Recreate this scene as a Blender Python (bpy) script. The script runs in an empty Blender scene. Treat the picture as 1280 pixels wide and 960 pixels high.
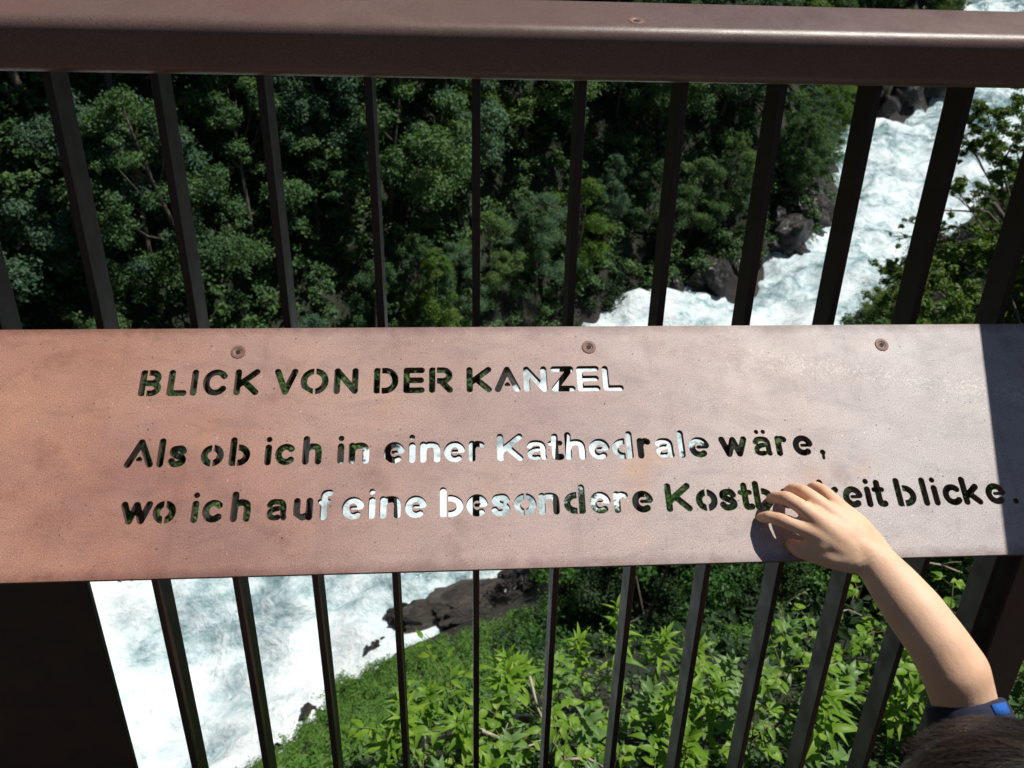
import bpy, bmesh, math, random
import numpy as np
from math import radians, sin, cos, tan, pi, sqrt
from mathutils import Vector, Matrix, noise
random.seed(7); rng = np.random.default_rng(7)
scene = bpy.context.scene
COL = scene.collection

# ------------------------------------------------------------------ camera, world, sun
LEAN = radians(12)                       # the railing leans outwards by this angle
CL, SL = cos(LEAN), sin(LEAN)
def RW(p):                               # railing frame (X along, Y away, Z up the bars) -> world
    x, y, z = p
    return Vector((x, y*CL + z*SL, -y*SL + z*CL))
RM = Matrix(((1,0,0,0),(0,CL,SL,0),(0,-SL,CL,0),(0,0,0,1)))
FOC = 958.93
PITCH, YAW, ROLL = 0.42958, 0.07826, 0.02154
fwd = Vector((sin(YAW)*cos(PITCH), cos(YAW)*cos(PITCH), -sin(PITCH)))
rgt = Vector((cos(YAW), -sin(YAW), 0)); upv = rgt.cross(fwd)
r1 = rgt*cos(ROLL) + upv*sin(ROLL); u1 = -rgt*sin(ROLL) + upv*cos(ROLL)
CR = Vector((-0.02582, -0.94615, 0.41851))          # camera in the railing frame
CAM = RW(CR); AX, AY, AZ = RW(r1), RW(u1), RW(fwd)
cam = bpy.data.objects.new('camera', bpy.data.cameras.new('camera')); COL.objects.link(cam)
m = Matrix.Identity(4)
for i in range(3):
    m[i][0] = AX[i]; m[i][1] = AY[i]; m[i][2] = -AZ[i]; m[i][3] = CAM[i]
cam.matrix_world = m
cam.data.sensor_width = 36; cam.data.lens = FOC*36/1280
cam.data.clip_start = 0.02; cam.data.clip_end = 3000
cam.data.dof.use_dof = True; cam.data.dof.focus_distance = 1.15; cam.data.dof.aperture_fstop = 9
scene.camera = cam
FLOOR = CAM.z - 1.55

sun_r = Vector((0.44, -0.055, 0.90)).normalized()   # direction to the sun, railing frame
sun_w = RW(sun_r).normalized()
world = bpy.data.worlds.new('World'); scene.world = world; world.use_nodes = True
nt = world.node_tree; bg = nt.nodes['Background']
sky = nt.nodes.new('ShaderNodeTexSky'); sky.sky_type = 'NISHITA'; sky.sun_disc = False
sky.sun_elevation = math.asin(sun_w.z); sky.sun_rotation = math.atan2(sun_w.x, sun_w.y)
sky.air_density = 1.0; sky.dust_density = 0.6
nt.links.new(sky.outputs[0], bg.inputs[0]); bg.inputs[1].default_value = 0.05
sl = bpy.data.lights.new('sun', 'SUN'); sl.energy = 5.0; sl.angle = radians(0.53); sl.color = (1, 0.955, 0.88)
so = bpy.data.objects.new('sun', sl); COL.objects.link(so)
so.rotation_euler = sun_w.to_track_quat('Z', 'Y').to_euler()
scene.view_settings.view_transform = 'Standard'; scene.view_settings.look = 'None'
scene.view_settings.exposure = 0.12; scene.view_settings.gamma = 1

def ray(px, py):
    return (AZ + AX*((px-640)/FOC) + AY*((480-py)/FOC))
def at_depth(px, py, d): return CAM + ray(px, py)*d
def to_px(P):
    d = Vector(P) - CAM; z = d.dot(AZ)
    return (640 + FOC*d.dot(AX)/z, 480 - FOC*d.dot(AY)/z, z)

# ------------------------------------------------------------------ helpers
def tag(o, label=None, cat=None, group=None, kind=None):
    if label: o['label'] = label
    if cat: o['category'] = cat
    if group: o['group'] = group
    if kind: o['kind'] = kind
    return o
def empty(name, loc=(0,0,0), mat=None):
    o = bpy.data.objects.new(name, None); COL.objects.link(o); o.empty_display_size = .1
    if mat is not None: o.matrix_world = mat
    else: o.location = loc
    return o
def link(name, me, parent=None, mat=None, loc=None):
    o = bpy.data.objects.new(name, me); COL.objects.link(o)
    if mat is not None:
        me.materials.clear(); me.materials.append(mat)
    if parent: o.parent = parent
    if loc is not None: o.location = loc
    return o
def mesh_np(name, V, F, mat=None, smooth=False):
    me = bpy.data.meshes.new(name)
    V = np.asarray(V, dtype=np.float32); F = np.asarray(F, dtype=np.int32)
    n = F.shape[1]
    me.vertices.add(len(V)); me.vertices.foreach_set('co', V.ravel())
    me.loops.add(F.size); me.loops.foreach_set('vertex_index', F.ravel())
    me.polygons.add(len(F)); me.polygons.foreach_set('loop_start', np.arange(len(F), dtype=np.int32)*n)
    me.polygons.foreach_set('loop_total', np.full(len(F), n, dtype=np.int32))
    if smooth: me.polygons.foreach_set('use_smooth', np.ones(len(F), dtype=bool))
    me.update(calc_edges=True); me.validate()
    if mat: me.materials.append(mat)
    return me
def bm_mesh(bm, name, mat=None, smooth=False):
    me = bpy.data.meshes.new(name); bm.to_mesh(me); bm.free()
    if mat: me.materials.append(mat)
    if smooth:
        for p in me.polygons: p.use_smooth = True
    return me
def bm_box(bm, x0, x1, y0, y1, z0, z1, bevel=0):
    r = bmesh.ops.create_cube(bm, size=1)
    vs = r['verts']
    for v in vs:
        v.co = Vector(((x0+x1)/2 + v.co.x*(x1-x0), (y0+y1)/2 + v.co.y*(y1-y0), (z0+z1)/2 + v.co.z*(z1-z0)))
    if bevel:
        es = list({e for v in vs for e in v.link_edges})
        bmesh.ops.bevel(bm, geom=es, offset=bevel, segments=2, affect='EDGES', profile=0.5)
def bm_tube(bm, pts, rad, seg=6):
    rings = []
    n = len(pts)
    for i, p in enumerate(pts):
        a = pts[max(0, i-1)]; b = pts[min(n-1, i+1)]
        t = (Vector(b) - Vector(a)).normalized()
        q = t.to_track_quat('Z', 'Y')
        r = rad[i] if hasattr(rad, '__len__') else rad
        rings.append([bm.verts.new(Vector(p) + q @ Vector((r*cos(2*pi*k/seg), r*sin(2*pi*k/seg), 0))) for k in range(seg)])
    for i in range(n-1):
        for k in range(seg):
            bm.faces.new((rings[i][k], rings[i][(k+1) % seg], rings[i+1][(k+1) % seg], rings[i+1][k]))
    bm.faces.new(rings[0][::-1]); bm.faces.new(rings[-1])

# ------------------------------------------------------------------ materials
def new_mat(name):
    M = bpy.data.materials.new(name); M.use_nodes = True
    return M, M.node_tree, M.node_tree.nodes['Principled BSDF']
def N(t, kind, **kw):
    n = t.nodes.new(kind)
    for k, v in kw.items(): setattr(n, k, v)
    return n
def noise_node(t, vec, scale, detail=4, rough=0.55, dist=0):
    n = N(t, 'ShaderNodeTexNoise'); n.inputs['Scale'].default_value = scale; n.inputs['Detail'].default_value = detail
    n.inputs['Roughness'].default_value = rough; n.inputs['Distortion'].default_value = dist
    if vec is not None: t.links.new(vec, n.inputs['Vector'])
    return n.outputs['Fac']
def ramp(t, fac, stops, interp='LINEAR'):
    r = N(t, 'ShaderNodeValToRGB'); r.color_ramp.interpolation = interp
    el = r.color_ramp.elements
    while len(el) > 1: el.remove(el[-1])
    el[0].position = stops[0][0]; el[0].color = (*stops[0][1], 1)
    for p, c in stops[1:]:
        e = el.new(p); e.color = (*c, 1)
    t.links.new(fac, r.inputs['Fac']); return r.outputs['Color']
def mix(t, fac, a, b, mode='MIX'):
    n = N(t, 'ShaderNodeMix', data_type='RGBA', blend_type=mode)
    for s, v in ((0, fac), (6, a), (7, b)):
        if hasattr(v, 'links') or hasattr(v, 'is_output'): t.links.new(v, n.inputs[s])
        else: n.inputs[s].default_value = v if s == 0 else (*v, 1)
    return n.outputs[2]
def bump(t, fac, strength, dist, bsdf, prev=None):
    b = N(t, 'ShaderNodeBump'); b.inputs['Strength'].default_value = strength; b.inputs['Distance'].default_value = dist
    t.links.new(fac, b.inputs['Height'])
    if prev is not None: t.links.new(prev, b.inputs['Normal'])
    t.links.new(b.outputs[0], bsdf.inputs['Normal']); return b.outputs[0]
def obj_coord(t):
    return N(t, 'ShaderNodeTexCoord').outputs['Object']
def math_n(t, op, a, b=None, clamp=False):
    n = N(t, 'ShaderNodeMath', operation=op, use_clamp=clamp)
    for i, v in ((0, a), (1, b)):
        if v is None: continue
        if hasattr(v, 'is_output'): t.links.new(v, n.inputs[i])
        else: n.inputs[i].default_value = v
    return n.outputs[0]

def corten(name, light=1.0, rough=0.5, plate=False, grey=0.0, red=None):
    M, t, b = new_mat(name)
    v = obj_coord(t)
    n1 = noise_node(t, v, 4.5, 5, 0.6, 0.4)
    base = ramp(t, n1, [(0.30, (0.235*light, 0.105*light, 0.078*light)), (0.5, (0.345*light, 0.165*light, 0.113*light)),
                        (0.72, (0.43*light, 0.225*light, 0.145*light))])
    n2 = noise_node(t, v, 22, 6, 0.65)
    base = mix(t, math_n(t, 'MULTIPLY', n2, 0.35), base, (0.26*light, 0.165*light, 0.155*light))
    if grey: base = mix(t, math_n(t, 'MULTIPLY', noise_node(t, v, 2.5, 3), grey*2), base, (0.30*light, 0.25*light, 0.245*light))
    # fine grain
    n3 = noise_node(t, v, 750, 3, 0.75)
    grain = ramp(t, n3, [(0.28, (0.45, 0.45, 0.47)), (0.5, (1, 1, 1)), (0.72, (1.55, 1.52, 1.5))])
    base = mix(t, 1.0, base, grain, 'MULTIPLY')
    n4 = noise_node(t, v, 1100, 2, 0.5)
    dots = ramp(t, n4, [(0.27, (0.30, 0.26, 0.26)), (0.34, (1, 1, 1))])
    base = mix(t, 0.8, base, dots, 'MULTIPLY')
    if plate:
        # worn grey patina with sun sheen painted in towards the right end, a speckled streak, a few rust blotches
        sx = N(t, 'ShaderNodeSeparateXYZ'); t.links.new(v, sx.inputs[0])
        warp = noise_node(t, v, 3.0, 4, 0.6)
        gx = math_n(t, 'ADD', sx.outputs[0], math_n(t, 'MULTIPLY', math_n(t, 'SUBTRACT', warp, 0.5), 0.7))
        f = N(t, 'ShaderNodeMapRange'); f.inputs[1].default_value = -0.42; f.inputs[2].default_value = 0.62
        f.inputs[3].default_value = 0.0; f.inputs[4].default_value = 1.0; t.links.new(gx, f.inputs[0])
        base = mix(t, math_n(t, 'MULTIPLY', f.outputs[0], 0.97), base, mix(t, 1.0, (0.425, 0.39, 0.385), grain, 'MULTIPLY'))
        # streak of pale mineral specks with the sun's sparkle painted in
        ang = math_n(t, 'ADD', sx.outputs[1], math_n(t, 'MULTIPLY', sx.outputs[0], 0.16))
        dst = math_n(t, 'ABSOLUTE', math_n(t, 'SUBTRACT', ang, 0.158))
        dst = math_n(t, 'ADD', dst, math_n(t, 'MULTIPLY', math_n(t, 'SUBTRACT', warp, 0.5), 0.05))
        st = N(t, 'ShaderNodeMapRange'); st.inputs[1].default_value = 0.0; st.inputs[2].default_value = 0.03
        st.inputs[3].default_value = 1.0; st.inputs[4].default_value = 0.0; t.links.new(dst, st.inputs[0])
        xr = N(t, 'ShaderNodeMapRange'); xr.inputs[1].default_value = 0.22; xr.inputs[2].default_value = 0.45
        t.links.new(sx.outputs[0], xr.inputs[0])
        sp = noise_node(t, v, 330, 2, 0.6)
        spm = N(t, 'ShaderNodeMapRange'); spm.inputs[1].default_value = 0.5; spm.inputs[2].default_value = 0.66; t.links.new(sp, spm.inputs[0])
        k = math_n(t, 'MULTIPLY', math_n(t, 'MULTIPLY', st.outputs[0], xr.outputs[0]), spm.outputs[0], True)
        base = mix(t, math_n(t, 'MULTIPLY', k, 0.75), base, (0.66, 0.62, 0.58))
        ob = noise_node(t, v, 7.5, 3, 0.5)
        om = ramp(t, ob, [(0.62, (0, 0, 0)), (0.74, (1, 1, 1))])
        sepo = N(t, 'ShaderNodeSeparateColor'); t.links.new(om, sepo.inputs[0])
        base = mix(t, math_n(t, 'MULTIPLY', sepo.outputs[0], 0.40), base, (0.47, 0.235, 0.11))
        m5 = N(t, 'ShaderNodeMapping'); m5.inputs['Scale'].default_value = (1.0, 2.2, 1); m5.inputs['Rotation'].default_value = (0, 0, 0.25); t.links.new(v, m5.inputs[0])
        mo = noise_node(t, m5.outputs[0], 17, 8, 0.72, 0.6)
        base = mix(t, 1.0, base, ramp(t, mo, [(0.28, (0.80, 0.78, 0.81)), (0.48, (1.0, 1.0, 1.0)), (0.70, (1.12, 1.10, 1.08))]), 'MULTIPLY')
        # runs of dirt down the face and long fine scratches
        m6 = N(t, 'ShaderNodeMapping'); m6.inputs['Scale'].default_value = (1.0, 0.09, 1); t.links.new(v, m6.inputs[0])
        dr = noise_node(t, m6.outputs[0], 46, 5, 0.6)
        base = mix(t, 1.0, base, ramp(t, dr, [(0.27, (0.88, 0.86, 0.86)), (0.40, (1, 1, 1)), (0.66, (1, 1, 1)), (0.74, (1.10, 1.07, 1.02))]), 'MULTIPLY')
        m7 = N(t, 'ShaderNodeMapping'); m7.inputs['Scale'].default_value = (0.03, 1.0, 1); m7.inputs['Rotation'].default_value = (0, 0, -0.42); t.links.new(v, m7.inputs[0])
        sc = noise_node(t, m7.outputs[0], 420, 2, 0.5)
        base = mix(t, 0.5, base, ramp(t, sc, [(0.70, (1, 1, 1)), (0.76, (1.3, 1.25, 1.2))]), 'MULTIPLY')
        # dirtier edges
        ey = math_n(t, 'ABSOLUTE', sx.outputs[1])
        em = N(t, 'ShaderNodeMapRange'); em.inputs[1].default_value = 0.1505; em.inputs[2].default_value = 0.138
        en = noise_node(t, v, 60, 4, 0.6)
        t.links.new(math_n(t, 'ADD', ey, math_n(t, 'MULTIPLY', math_n(t, 'SUBTRACT', en, 0.5), 0.02)), em.inputs[0])
        base = mix(t, em.outputs[0], mix(t, 1.0, base, (0.62, 0.55, 0.55), 'MULTIPLY'), base)
        sp2 = noise_node(t, v, 240, 1, 0.4)
        base = mix(t, 1.0, base, ramp(t, sp2, [(0.235, (0.35, 0.28, 0.26)), (0.26, (1, 1, 1)), (0.755, (1, 1, 1)), (0.78, (1.7, 1.7, 1.7))]), 'MULTIPLY')
        db = noise_node(t, v, 11.0, 5, 0.65)
        dm = ramp(t, db, [(0.24, (0.62, 0.58, 0.60)), (0.42, (1, 1, 1))])
        base = mix(t, 1.0, base, dm, 'MULTIPLY')
    if red: base = mix(t, 1.0, base, red, 'MULTIPLY')
    t.links.new(base, b.inputs['Base Color'])
    rr = ramp(t, n2, [(0.3, (rough-.06,)*3), (0.7, (rough+.12,)*3)])
    t.links.new(rr, b.inputs['Roughness'])
    b.inputs['Metallic'].default_value = 0.0
    b.inputs['Specular IOR Level'].default_value = 0.5
    p = bump(t, n3, 0.35, 0.0006, b); bump(t, n2, 0.2, 0.002, b, p)
    return M
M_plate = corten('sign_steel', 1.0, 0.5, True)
M_rail = corten('handrail_steel', 0.40, 0.34, False, .35)
M_cut = corten('cut_edge_steel', 0.30, 0.6)
M_bar = corten('dark_steel', 0.055, 0.5, False, 0, (1.35, .82, .72))
M_screw = corten('screw_steel', 0.62, 0.55)
M_hole, t_, b_ = new_mat('socket_dark'); b_.inputs['Base Color'].default_value = (0.02, 0.015, 0.012, 1); b_.inputs['Roughness'].default_value = 0.8

def leaf_mat(name, cols, trans=0.35, rough=0.45, vscale=None):
    M, t, b = new_mat(name)
    oi = N(t, 'ShaderNodeObjectInfo')
    at = N(t, 'ShaderNodeAttribute'); at.attribute_name = 'tint'
    f = math_n(t, 'ADD', math_n(t, 'MULTIPLY', oi.outputs['Random'], 0.5), math_n(t, 'MULTIPLY', at.outputs['Fac'], 0.5))
    c = ramp(t, f, [(i/(len(cols)-1)*0.9+0.05, k) for i, k in enumerate(cols)])
    tr = N(t, 'ShaderNodeBsdfTranslucent')
    ct = mix(t, 1.0, c, (1.15, 1.35, 0.45), 'MULTIPLY')
    t.links.new(c, b.inputs['Base Color']); t.links.new(ct, tr.inputs['Color'])
    b.inputs['Roughness'].default_value = rough; b.inputs['Specular IOR Level'].default_value = 0.22
    ms = N(t, 'ShaderNodeMixShader'); ms.inputs[0].default_value = trans
    t.links.new(b.outputs[0], ms.inputs[1]); t.links.new(tr.outputs[0], ms.inputs[2])
    t.links.new(ms.outputs[0], t.nodes['Material Output'].inputs['Surface'])
    return M
M_leaf_far = leaf_mat('forest_leaves', [(0.036,0.078,0.034),(0.058,0.12,0.050),(0.086,0.158,0.052),(0.12,0.19,0.058)], 0.3, 0.6)
M_leaf_far2 = leaf_mat('bluish_forest_leaves', [(0.042,0.088,0.058),(0.07,0.135,0.08),(0.10,0.175,0.095)], 0.3, 0.6)
M_leaf_far3 = leaf_mat('yellowish_forest_leaves', [(0.055,0.11,0.02),(0.09,0.165,0.03),(0.13,0.21,0.04)], 0.35, 0.6)
M_leaf_dark = leaf_mat('painted_shade_leaves', [(0.014,0.034,0.012),(0.024,0.055,0.018),(0.04,0.08,0.024)], 0.2, 0.6)  # shade of the near slope put into the leaf colour
M_leaf_mid = leaf_mat('shrub_leaves', [(0.025,0.075,0.016),(0.045,0.125,0.022),(0.075,0.155,0.026)], 0.3, 0.5)
M_leaf_near = leaf_mat('fresh_leaves', [(0.08,0.18,0.02),(0.165,0.30,0.03),(0.29,0.42,0.06)], 0.42, 0.42)
M_leaf_blue = leaf_mat('bluish_leaves', [(0.09,0.18,0.06),(0.15,0.26,0.085),(0.22,0.33,0.12)], 0.35, 0.38)
M_leaf_right = leaf_mat('birch_leaves', [(0.07,0.125,0.024),(0.105,0.175,0.035),(0.15,0.22,0.055)], 0.3, 0.5)
M_grass = leaf_mat('grass_blades', [(0.045,0.12,0.018),(0.075,0.175,0.028),(0.125,0.21,0.045)], 0.3, 0.6)
M_stem, t_, b_ = new_mat('green_stem'); b_.inputs['Base Color'].default_value = (0.16, 0.17, 0.06, 1); b_.inputs['Roughness'].default_value = 0.6
M_bark, t_, b_ = new_mat('bark')
v_ = obj_coord(t_); t_.links.new(ramp(t_, noise_node(t_, v_, 9, 5), [(0.3, (0.045,0.035,0.028)), (0.7, (0.13,0.105,0.085))]), b_.inputs['Base Color']); b_.inputs['Roughness'].default_value = 0.85
M_dead, t_, b_ = new_mat('dead_wood')
v_ = obj_coord(t_); t_.links.new(ramp(t_, noise_node(t_, v_, 40, 4), [(0.3, (0.22,0.17,0.13)), (0.7, (0.48,0.42,0.36))]), b_.inputs['Base Color']); b_.inputs['Roughness'].default_value = 0.8
M_rock, t_, b_ = new_mat('wet_rock')
v_ = N(t_, 'ShaderNodeTexCoord').outputs['Object']
nr = noise_node(t_, v_, 2.2, 8, 0.65, 0.5)
t_.links.new(ramp(t_, nr, [(0.3, (0.008,0.007,0.008)), (0.52, (0.02,0.017,0.016)), (0.8, (0.075,0.065,0.06))]), b_.inputs['Base Color'])
b_.inputs['Roughness'].default_value = 0.22; bump(t_, nr, 1.0, 0.25, b_)
M_slab, t_, b_ = new_mat('brown_rock')
v_ = N(t_, 'ShaderNodeTexCoord').outputs['Object']
mp = N(t_, 'ShaderNodeMapping'); mp.inputs['Scale'].default_value = (1, 1, 4); t_.links.new(v_, mp.inputs[0])
nr = noise_node(t_, mp.outputs[0], 1.1, 10, 0.75, 1.2)
t_.links.new(ramp(t_, nr, [(0.30, (0.012,0.011,0.012)), (0.45, (0.05,0.044,0.042)), (0.56, (0.105,0.088,0.072)), (0.66, (0.11,0.105,0.105)), (0.8, (0.19,0.18,0.175))]), b_.inputs['Base Color'])
b_.inputs['Roughness'].default_value = 0.6; bump(t_, nr, 1.0, 0.3, b_)
M_ground, t_, b_ = new_mat('forest_soil')
v_ = N(t_, 'ShaderNodeTexCoord').outputs['Object']
nr = noise_node(t_, v_, 0.9, 8, 0.65)
at = N(t_, 'ShaderNodeAttribute'); at.attribute_name = 'rocky'
t_.links.new(mix(t_, at.outputs['Fac'], ramp(t_, nr, [(0.3, (0.008,0.011,0.006)), (0.55, (0.016,0.025,0.009)), (0.75, (0.034,0.03,0.02))]),
   ramp(t_, nr, [(0.32, (0.006,0.006,0.006)), (0.52, (0.022,0.018,0.016)), (0.75, (0.07,0.06,0.052))])), b_.inputs['Base Color'])
b_.inputs['Roughness'].default_value = 0.9; bump(t_, nr, 0.7, 0.3, b_)
M_water, t_, b_ = new_mat('white_water')
v_ = N(t_, 'ShaderNodeTexCoord').outputs['Object']
mp = N(t_, 'ShaderNodeMapping'); mp.inputs['Rotation'].default_value = (0, 0, radians(-38)); mp.inputs['Scale'].default_value = (0.75, 1.0, 1); t_.links.new(v_, mp.inputs[0])
w1 = noise_node(t_, mp.outputs[0], 0.6, 7, 0.58, 0.7)
w2 = noise_node(t_, mp.outputs[0], 3.2, 8, 0.7, 0.35)
wf = math_n(t_, 'ADD', math_n(t_, 'MULTIPLY', w1, 0.55), math_n(t_, 'MULTIPLY', w2, 0.45))
at = N(t_, 'ShaderNodeAttribute'); at.attribute_name = 'calm_dark'
wf = math_n(t_, 'SUBTRACT', wf, math_n(t_, 'MULTIPLY', at.outputs['Fac'], 0.2))
wc = ramp(t_, wf, [(0.29, (0.10,0.17,0.18)), (0.37, (0.28,0.40,0.43)), (0.44, (0.52,0.62,0.66)), (0.52, (0.70,0.77,0.80)), (0.62, (0.80,0.84,0.86)), (1, (0.84,0.87,0.885))])
t_.links.new(wc, b_.inputs['Base Color'])
t_.links.new(ramp(t_, wf, [(0.33, (0.08,)*3), (0.47, (0.5,)*3), (0.6, (0.8,)*3)]), b_.inputs['Roughness'])
p_ = bump(t_, w1, 0.6, 0.5, b_); bump(t_, w2, 0.5, 0.15, b_, p_)
M_deck, t_, b_ = new_mat('deck_boards')
v_ = obj_coord(t_); t_.links.new(ramp(t_, noise_node(t_, v_, 12, 6), [(0.3, (0.05,0.04,0.032)), (0.7, (0.09,0.07,0.055))]), b_.inputs['Base Color']); b_.inputs['Roughness'].default_value = 0.9
M_skin, t_, b_ = new_mat('skin')
v_ = obj_coord(t_); ns = noise_node(t_, v_, 30, 5, 0.6)
at = N(t_, 'ShaderNodeAttribute'); at.attribute_name = 'flush'
n2_ = noise_node(t_, v_, 9, 4, 0.6)
sk = ramp(t_, math_n(t_, 'ADD', math_n(t_, 'MULTIPLY', ns, .6), math_n(t_, 'MULTIPLY', n2_, .4)), [(0.3, (0.62,0.37,0.235)), (0.5, (0.72,0.465,0.31)), (0.7, (0.78,0.53,0.36))])
sk = mix(t_, math_n(t_, 'MULTIPLY', at.outputs['Fac'], .6), sk, (0.66,0.26,0.17))
t_.links.new(sk, b_.inputs['Base Color'])
b_.inputs['Roughness'].default_value = 0.58
b_.inputs['Subsurface Weight'].default_value = 0.35; b_.inputs['Subsurface Radius'].default_value = (1.0, 0.35, 0.2); b_.inputs['Subsurface Scale'].default_value = 0.006
p_ = bump(t_, noise_node(t_, v_, 450, 3, 0.6), 0.3, 0.0008, b_); bump(t_, noise_node(t_, v_, 90, 4, 0.6), 0.15, 0.002, b_, p_)
def cloth(name, c1, c2):
    M, t, b = new_mat(name); v = obj_coord(t)
    t.links.new(ramp(t, noise_node(t, v, 60, 4), [(0.3, c1), (0.7, c2)]), b.inputs['Base Color']); b.inputs['Roughness'].default_value = 0.9
    bump(t, noise_node(t, v, 700, 2), 0.4, 0.0006, b); return M
M_navy = cloth('navy_cotton', (0.012,0.014,0.035), (0.02,0.024,0.055))
M_blue = cloth('blue_trim', (0.01,0.09,0.38), (0.015,0.12,0.46))
M_shorts = cloth('grey_shorts', (0.08,0.08,0.09), (0.12,0.12,0.13))
M_hair, t_, b_ = new_mat('brown_hair')
at = N(t_, 'ShaderNodeAttribute'); at.attribute_name = 'tint'
t_.links.new(ramp(t_, at.outputs['Fac'], [(0, (0.008,0.005,0.004)), (0.6, (0.018,0.011,0.008)), (1, (0.045,0.028,0.018))]), b_.inputs['Base Color'])
b_.inputs['Roughness'].default_value = 0.42
M_nail, t_, b_ = new_mat('finger_nail'); b_.inputs['Base Color'].default_value = (0.75, 0.5, 0.42, 1); b_.inputs['Roughness'].default_value = 0.25
M_eye, t_, b_ = new_mat('eye'); b_.inputs['Base Color'].default_value = (0.6, 0.58, 0.55, 1); b_.inputs['Roughness'].default_value = 0.15
M_lip, t_, b_ = new_mat('lips'); b_.inputs['Base Color'].default_value = (0.5, 0.2, 0.16, 1); b_.inputs['Roughness'].default_value = 0.4

# ------------------------------------------------------------------ ground and river
RS = 0.07
def river_z(x, y): return CAM.z - 13.0 + RS*(y - 5)*(1 if y > 5 else 0) + 0*x
def river_zN(x, y): return CAM.z - 13.0 + RS*np.maximum(y - 5, 0)
def on_river(px, py):
    d = ray(px, py)
    # z = a + RS*(y-5)
    a = CAM.z - 13.0 - RS*5
    t = (a + RS*CAM.y - CAM.z)/(d.z - RS*d.y)
    P = CAM + d*t
    if P.y < 5:
        t = (-13.0)/d.z; P = CAM + d*t
    return P
NEAR = [(-260,1290),(-60,1130),(130,1090),(265,1010),(355,950),(402,905),(440,860),(495,808),(565,772),(650,728),(715,705),(800,655),(845,600),(900,545),(960,490),(1060,415),(1130,330),(1200,275),(1260,235),(1360,190),(1520,140),(1800,80)]
FAR = [(-330,850),(-150,790),(0,745),(115,722),(230,700),(340,655),(400,620),(450,585),(560,535),(620,480),(700,430),(770,392),(850,366),(900,352),(960,322),(1012,312),(1032,285),(1038,240),(1040,185),(1100,152),(1168,126),(1185,95),(1188,50),(1196,-5),(1240,-45)]
nearP = [on_river(*p) for p in NEAR]; farP = [on_river(*p) for p in FAR]
ctrl = []
def add(x, y, z): ctrl.append((x, y, z))
def resample(P, n):
    P = [Vector((p.x, p.y, 0)) for p in P]
    L = [0]
    for a, b in zip(P, P[1:]): L.append(L[-1] + (b-a).length)
    out = []
    for i in range(n):
        s = L[-1]*i/(n-1)
        j = max(k for k in range(len(L)) if L[k] <= s + 1e-9); j = min(j, len(P)-2)
        f = (s-L[j])/(L[j+1]-L[j]); out.append(P[j].lerp(P[j+1], f))
    return out
fr = resample(farP, 40); nr_ = resample(nearP, 40)
def normals(P):
    out = []
    for i in range(len(P)):
        t = (P[min(i+1, len(P)-1)] - P[max(i-1, 0)]).normalized(); out.append(Vector((-t.y, t.x, 0)))
    return out
for p in farP: add(p.x, p.y, p.z+.15)
for i, (p, n) in enumerate(zip(fr, normals(fr))):
    for d, h in ((2.2, 2.6), (7, 8.5), (16, 19), (34, 38), (70, 72)):
        q = p + n*d; add(q.x, q.y, river_z(q.x, p.y) + h)
    q = p - n*1.6; add(q.x, q.y, river_z(q.x, q.y) - 0.9)
for p in nearP: add(p.x, p.y, p.z+.15)
for i, (p, n) in enumerate(zip(nr_, normals(nr_))):
    q = p + n*1.4; add(q.x, q.y, river_z(q.x, q.y) - 0.9)
    if to_px((p.x, p.y, river_z(p.x, p.y)))[0] > 950:
        for d, h in ((3, 2.6), (9, 8), (25, 22)):
            q = p - n*d; add(q.x, q.y, river_z(q.x, q.y) + h)
def vis(px, py, s):
    P = CAM + ray(px, py).normalized()*s; add(P.x, P.y, P.z)
for a in ((440,1010,3.5),(560,930,3.7),(640,880,3.8),(760,890,3.8),(860,890,3.7),(960,890,3.6),(1120,880,3.5),(1280,850,3.4),(1400,850,3.4),
          (600,1080,3.0),(900,1080,2.9),(1280,1080,2.8),
          (470,900,9.2),(540,850,10.2),(640,800,11.0),(760,810,9.0),(860,790,9.2),(960,770,9.6),(1080,760,10),(1200,750,10),
          (700,765,12.5),(800,725,13.5),(930,680,14.5),(1050,640,15),(1250,640,13),(1250,500,15.5),(1150,480,18),(1030,570,17)):
    vis(*a)
for x in (-14,-9,-5,-2.5): add(x, -0.5, FLOOR-1.2); add(x, 1.2, FLOOR-4.0)
for x in (0, 2, 5, 9, 14): add(x, -0.3, FLOOR-0.9)
for x in (-30,-15,-5, 5, 15, 30, 60): add(x, -6, FLOOR-0.4); add(x, -25, FLOOR+4); add(x, -80, FLOOR+20)
for x, y, z in ((-250,250,150),(0,330,170),(250,330,150),(330,60,130),(-330,0,130),(120,220,60),(60,170,45),(330,-200,100),(-330,-200,100)): add(x, y, FLOOR+z)
ctrl = np.array(ctrl)
nC = len(ctrl)
def kern(r): return r
D = np.sqrt(((ctrl[:,None,:2]-ctrl[None,:,:2])**2).sum(-1))
A = np.zeros((nC+3, nC+3)); A[:nC,:nC] = kern(D) - np.eye(nC)*0.06
A[:nC,nC] = 1; A[:nC,nC+1:] = ctrl[:,:2]; A[nC,:nC] = 1; A[nC+1:,:nC] = ctrl[:,:2].T
Wt = np.linalg.solve(A, np.concatenate([ctrl[:,2], np.zeros(3)]))
def hN(x, y):
    x = np.asarray(x, float); y = np.asarray(y, float); sh = x.shape
    x = x.ravel(); y = y.ravel(); out = np.empty(len(x))
    for s in range(0, len(x), 20000):
        xs = x[s:s+20000]; ys = y[s:s+20000]
        r = np.sqrt((xs[:,None]-ctrl[None,:,0])**2 + (ys[:,None]-ctrl[None,:,1])**2)
        out[s:s+20000] = r @ Wt[:nC] + Wt[nC] + Wt[nC+1]*xs + Wt[nC+2]*ys
    return out.reshape(sh)
def h1(x, y): return float(hN(np.array([x]), np.array([y]))[0])
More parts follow.
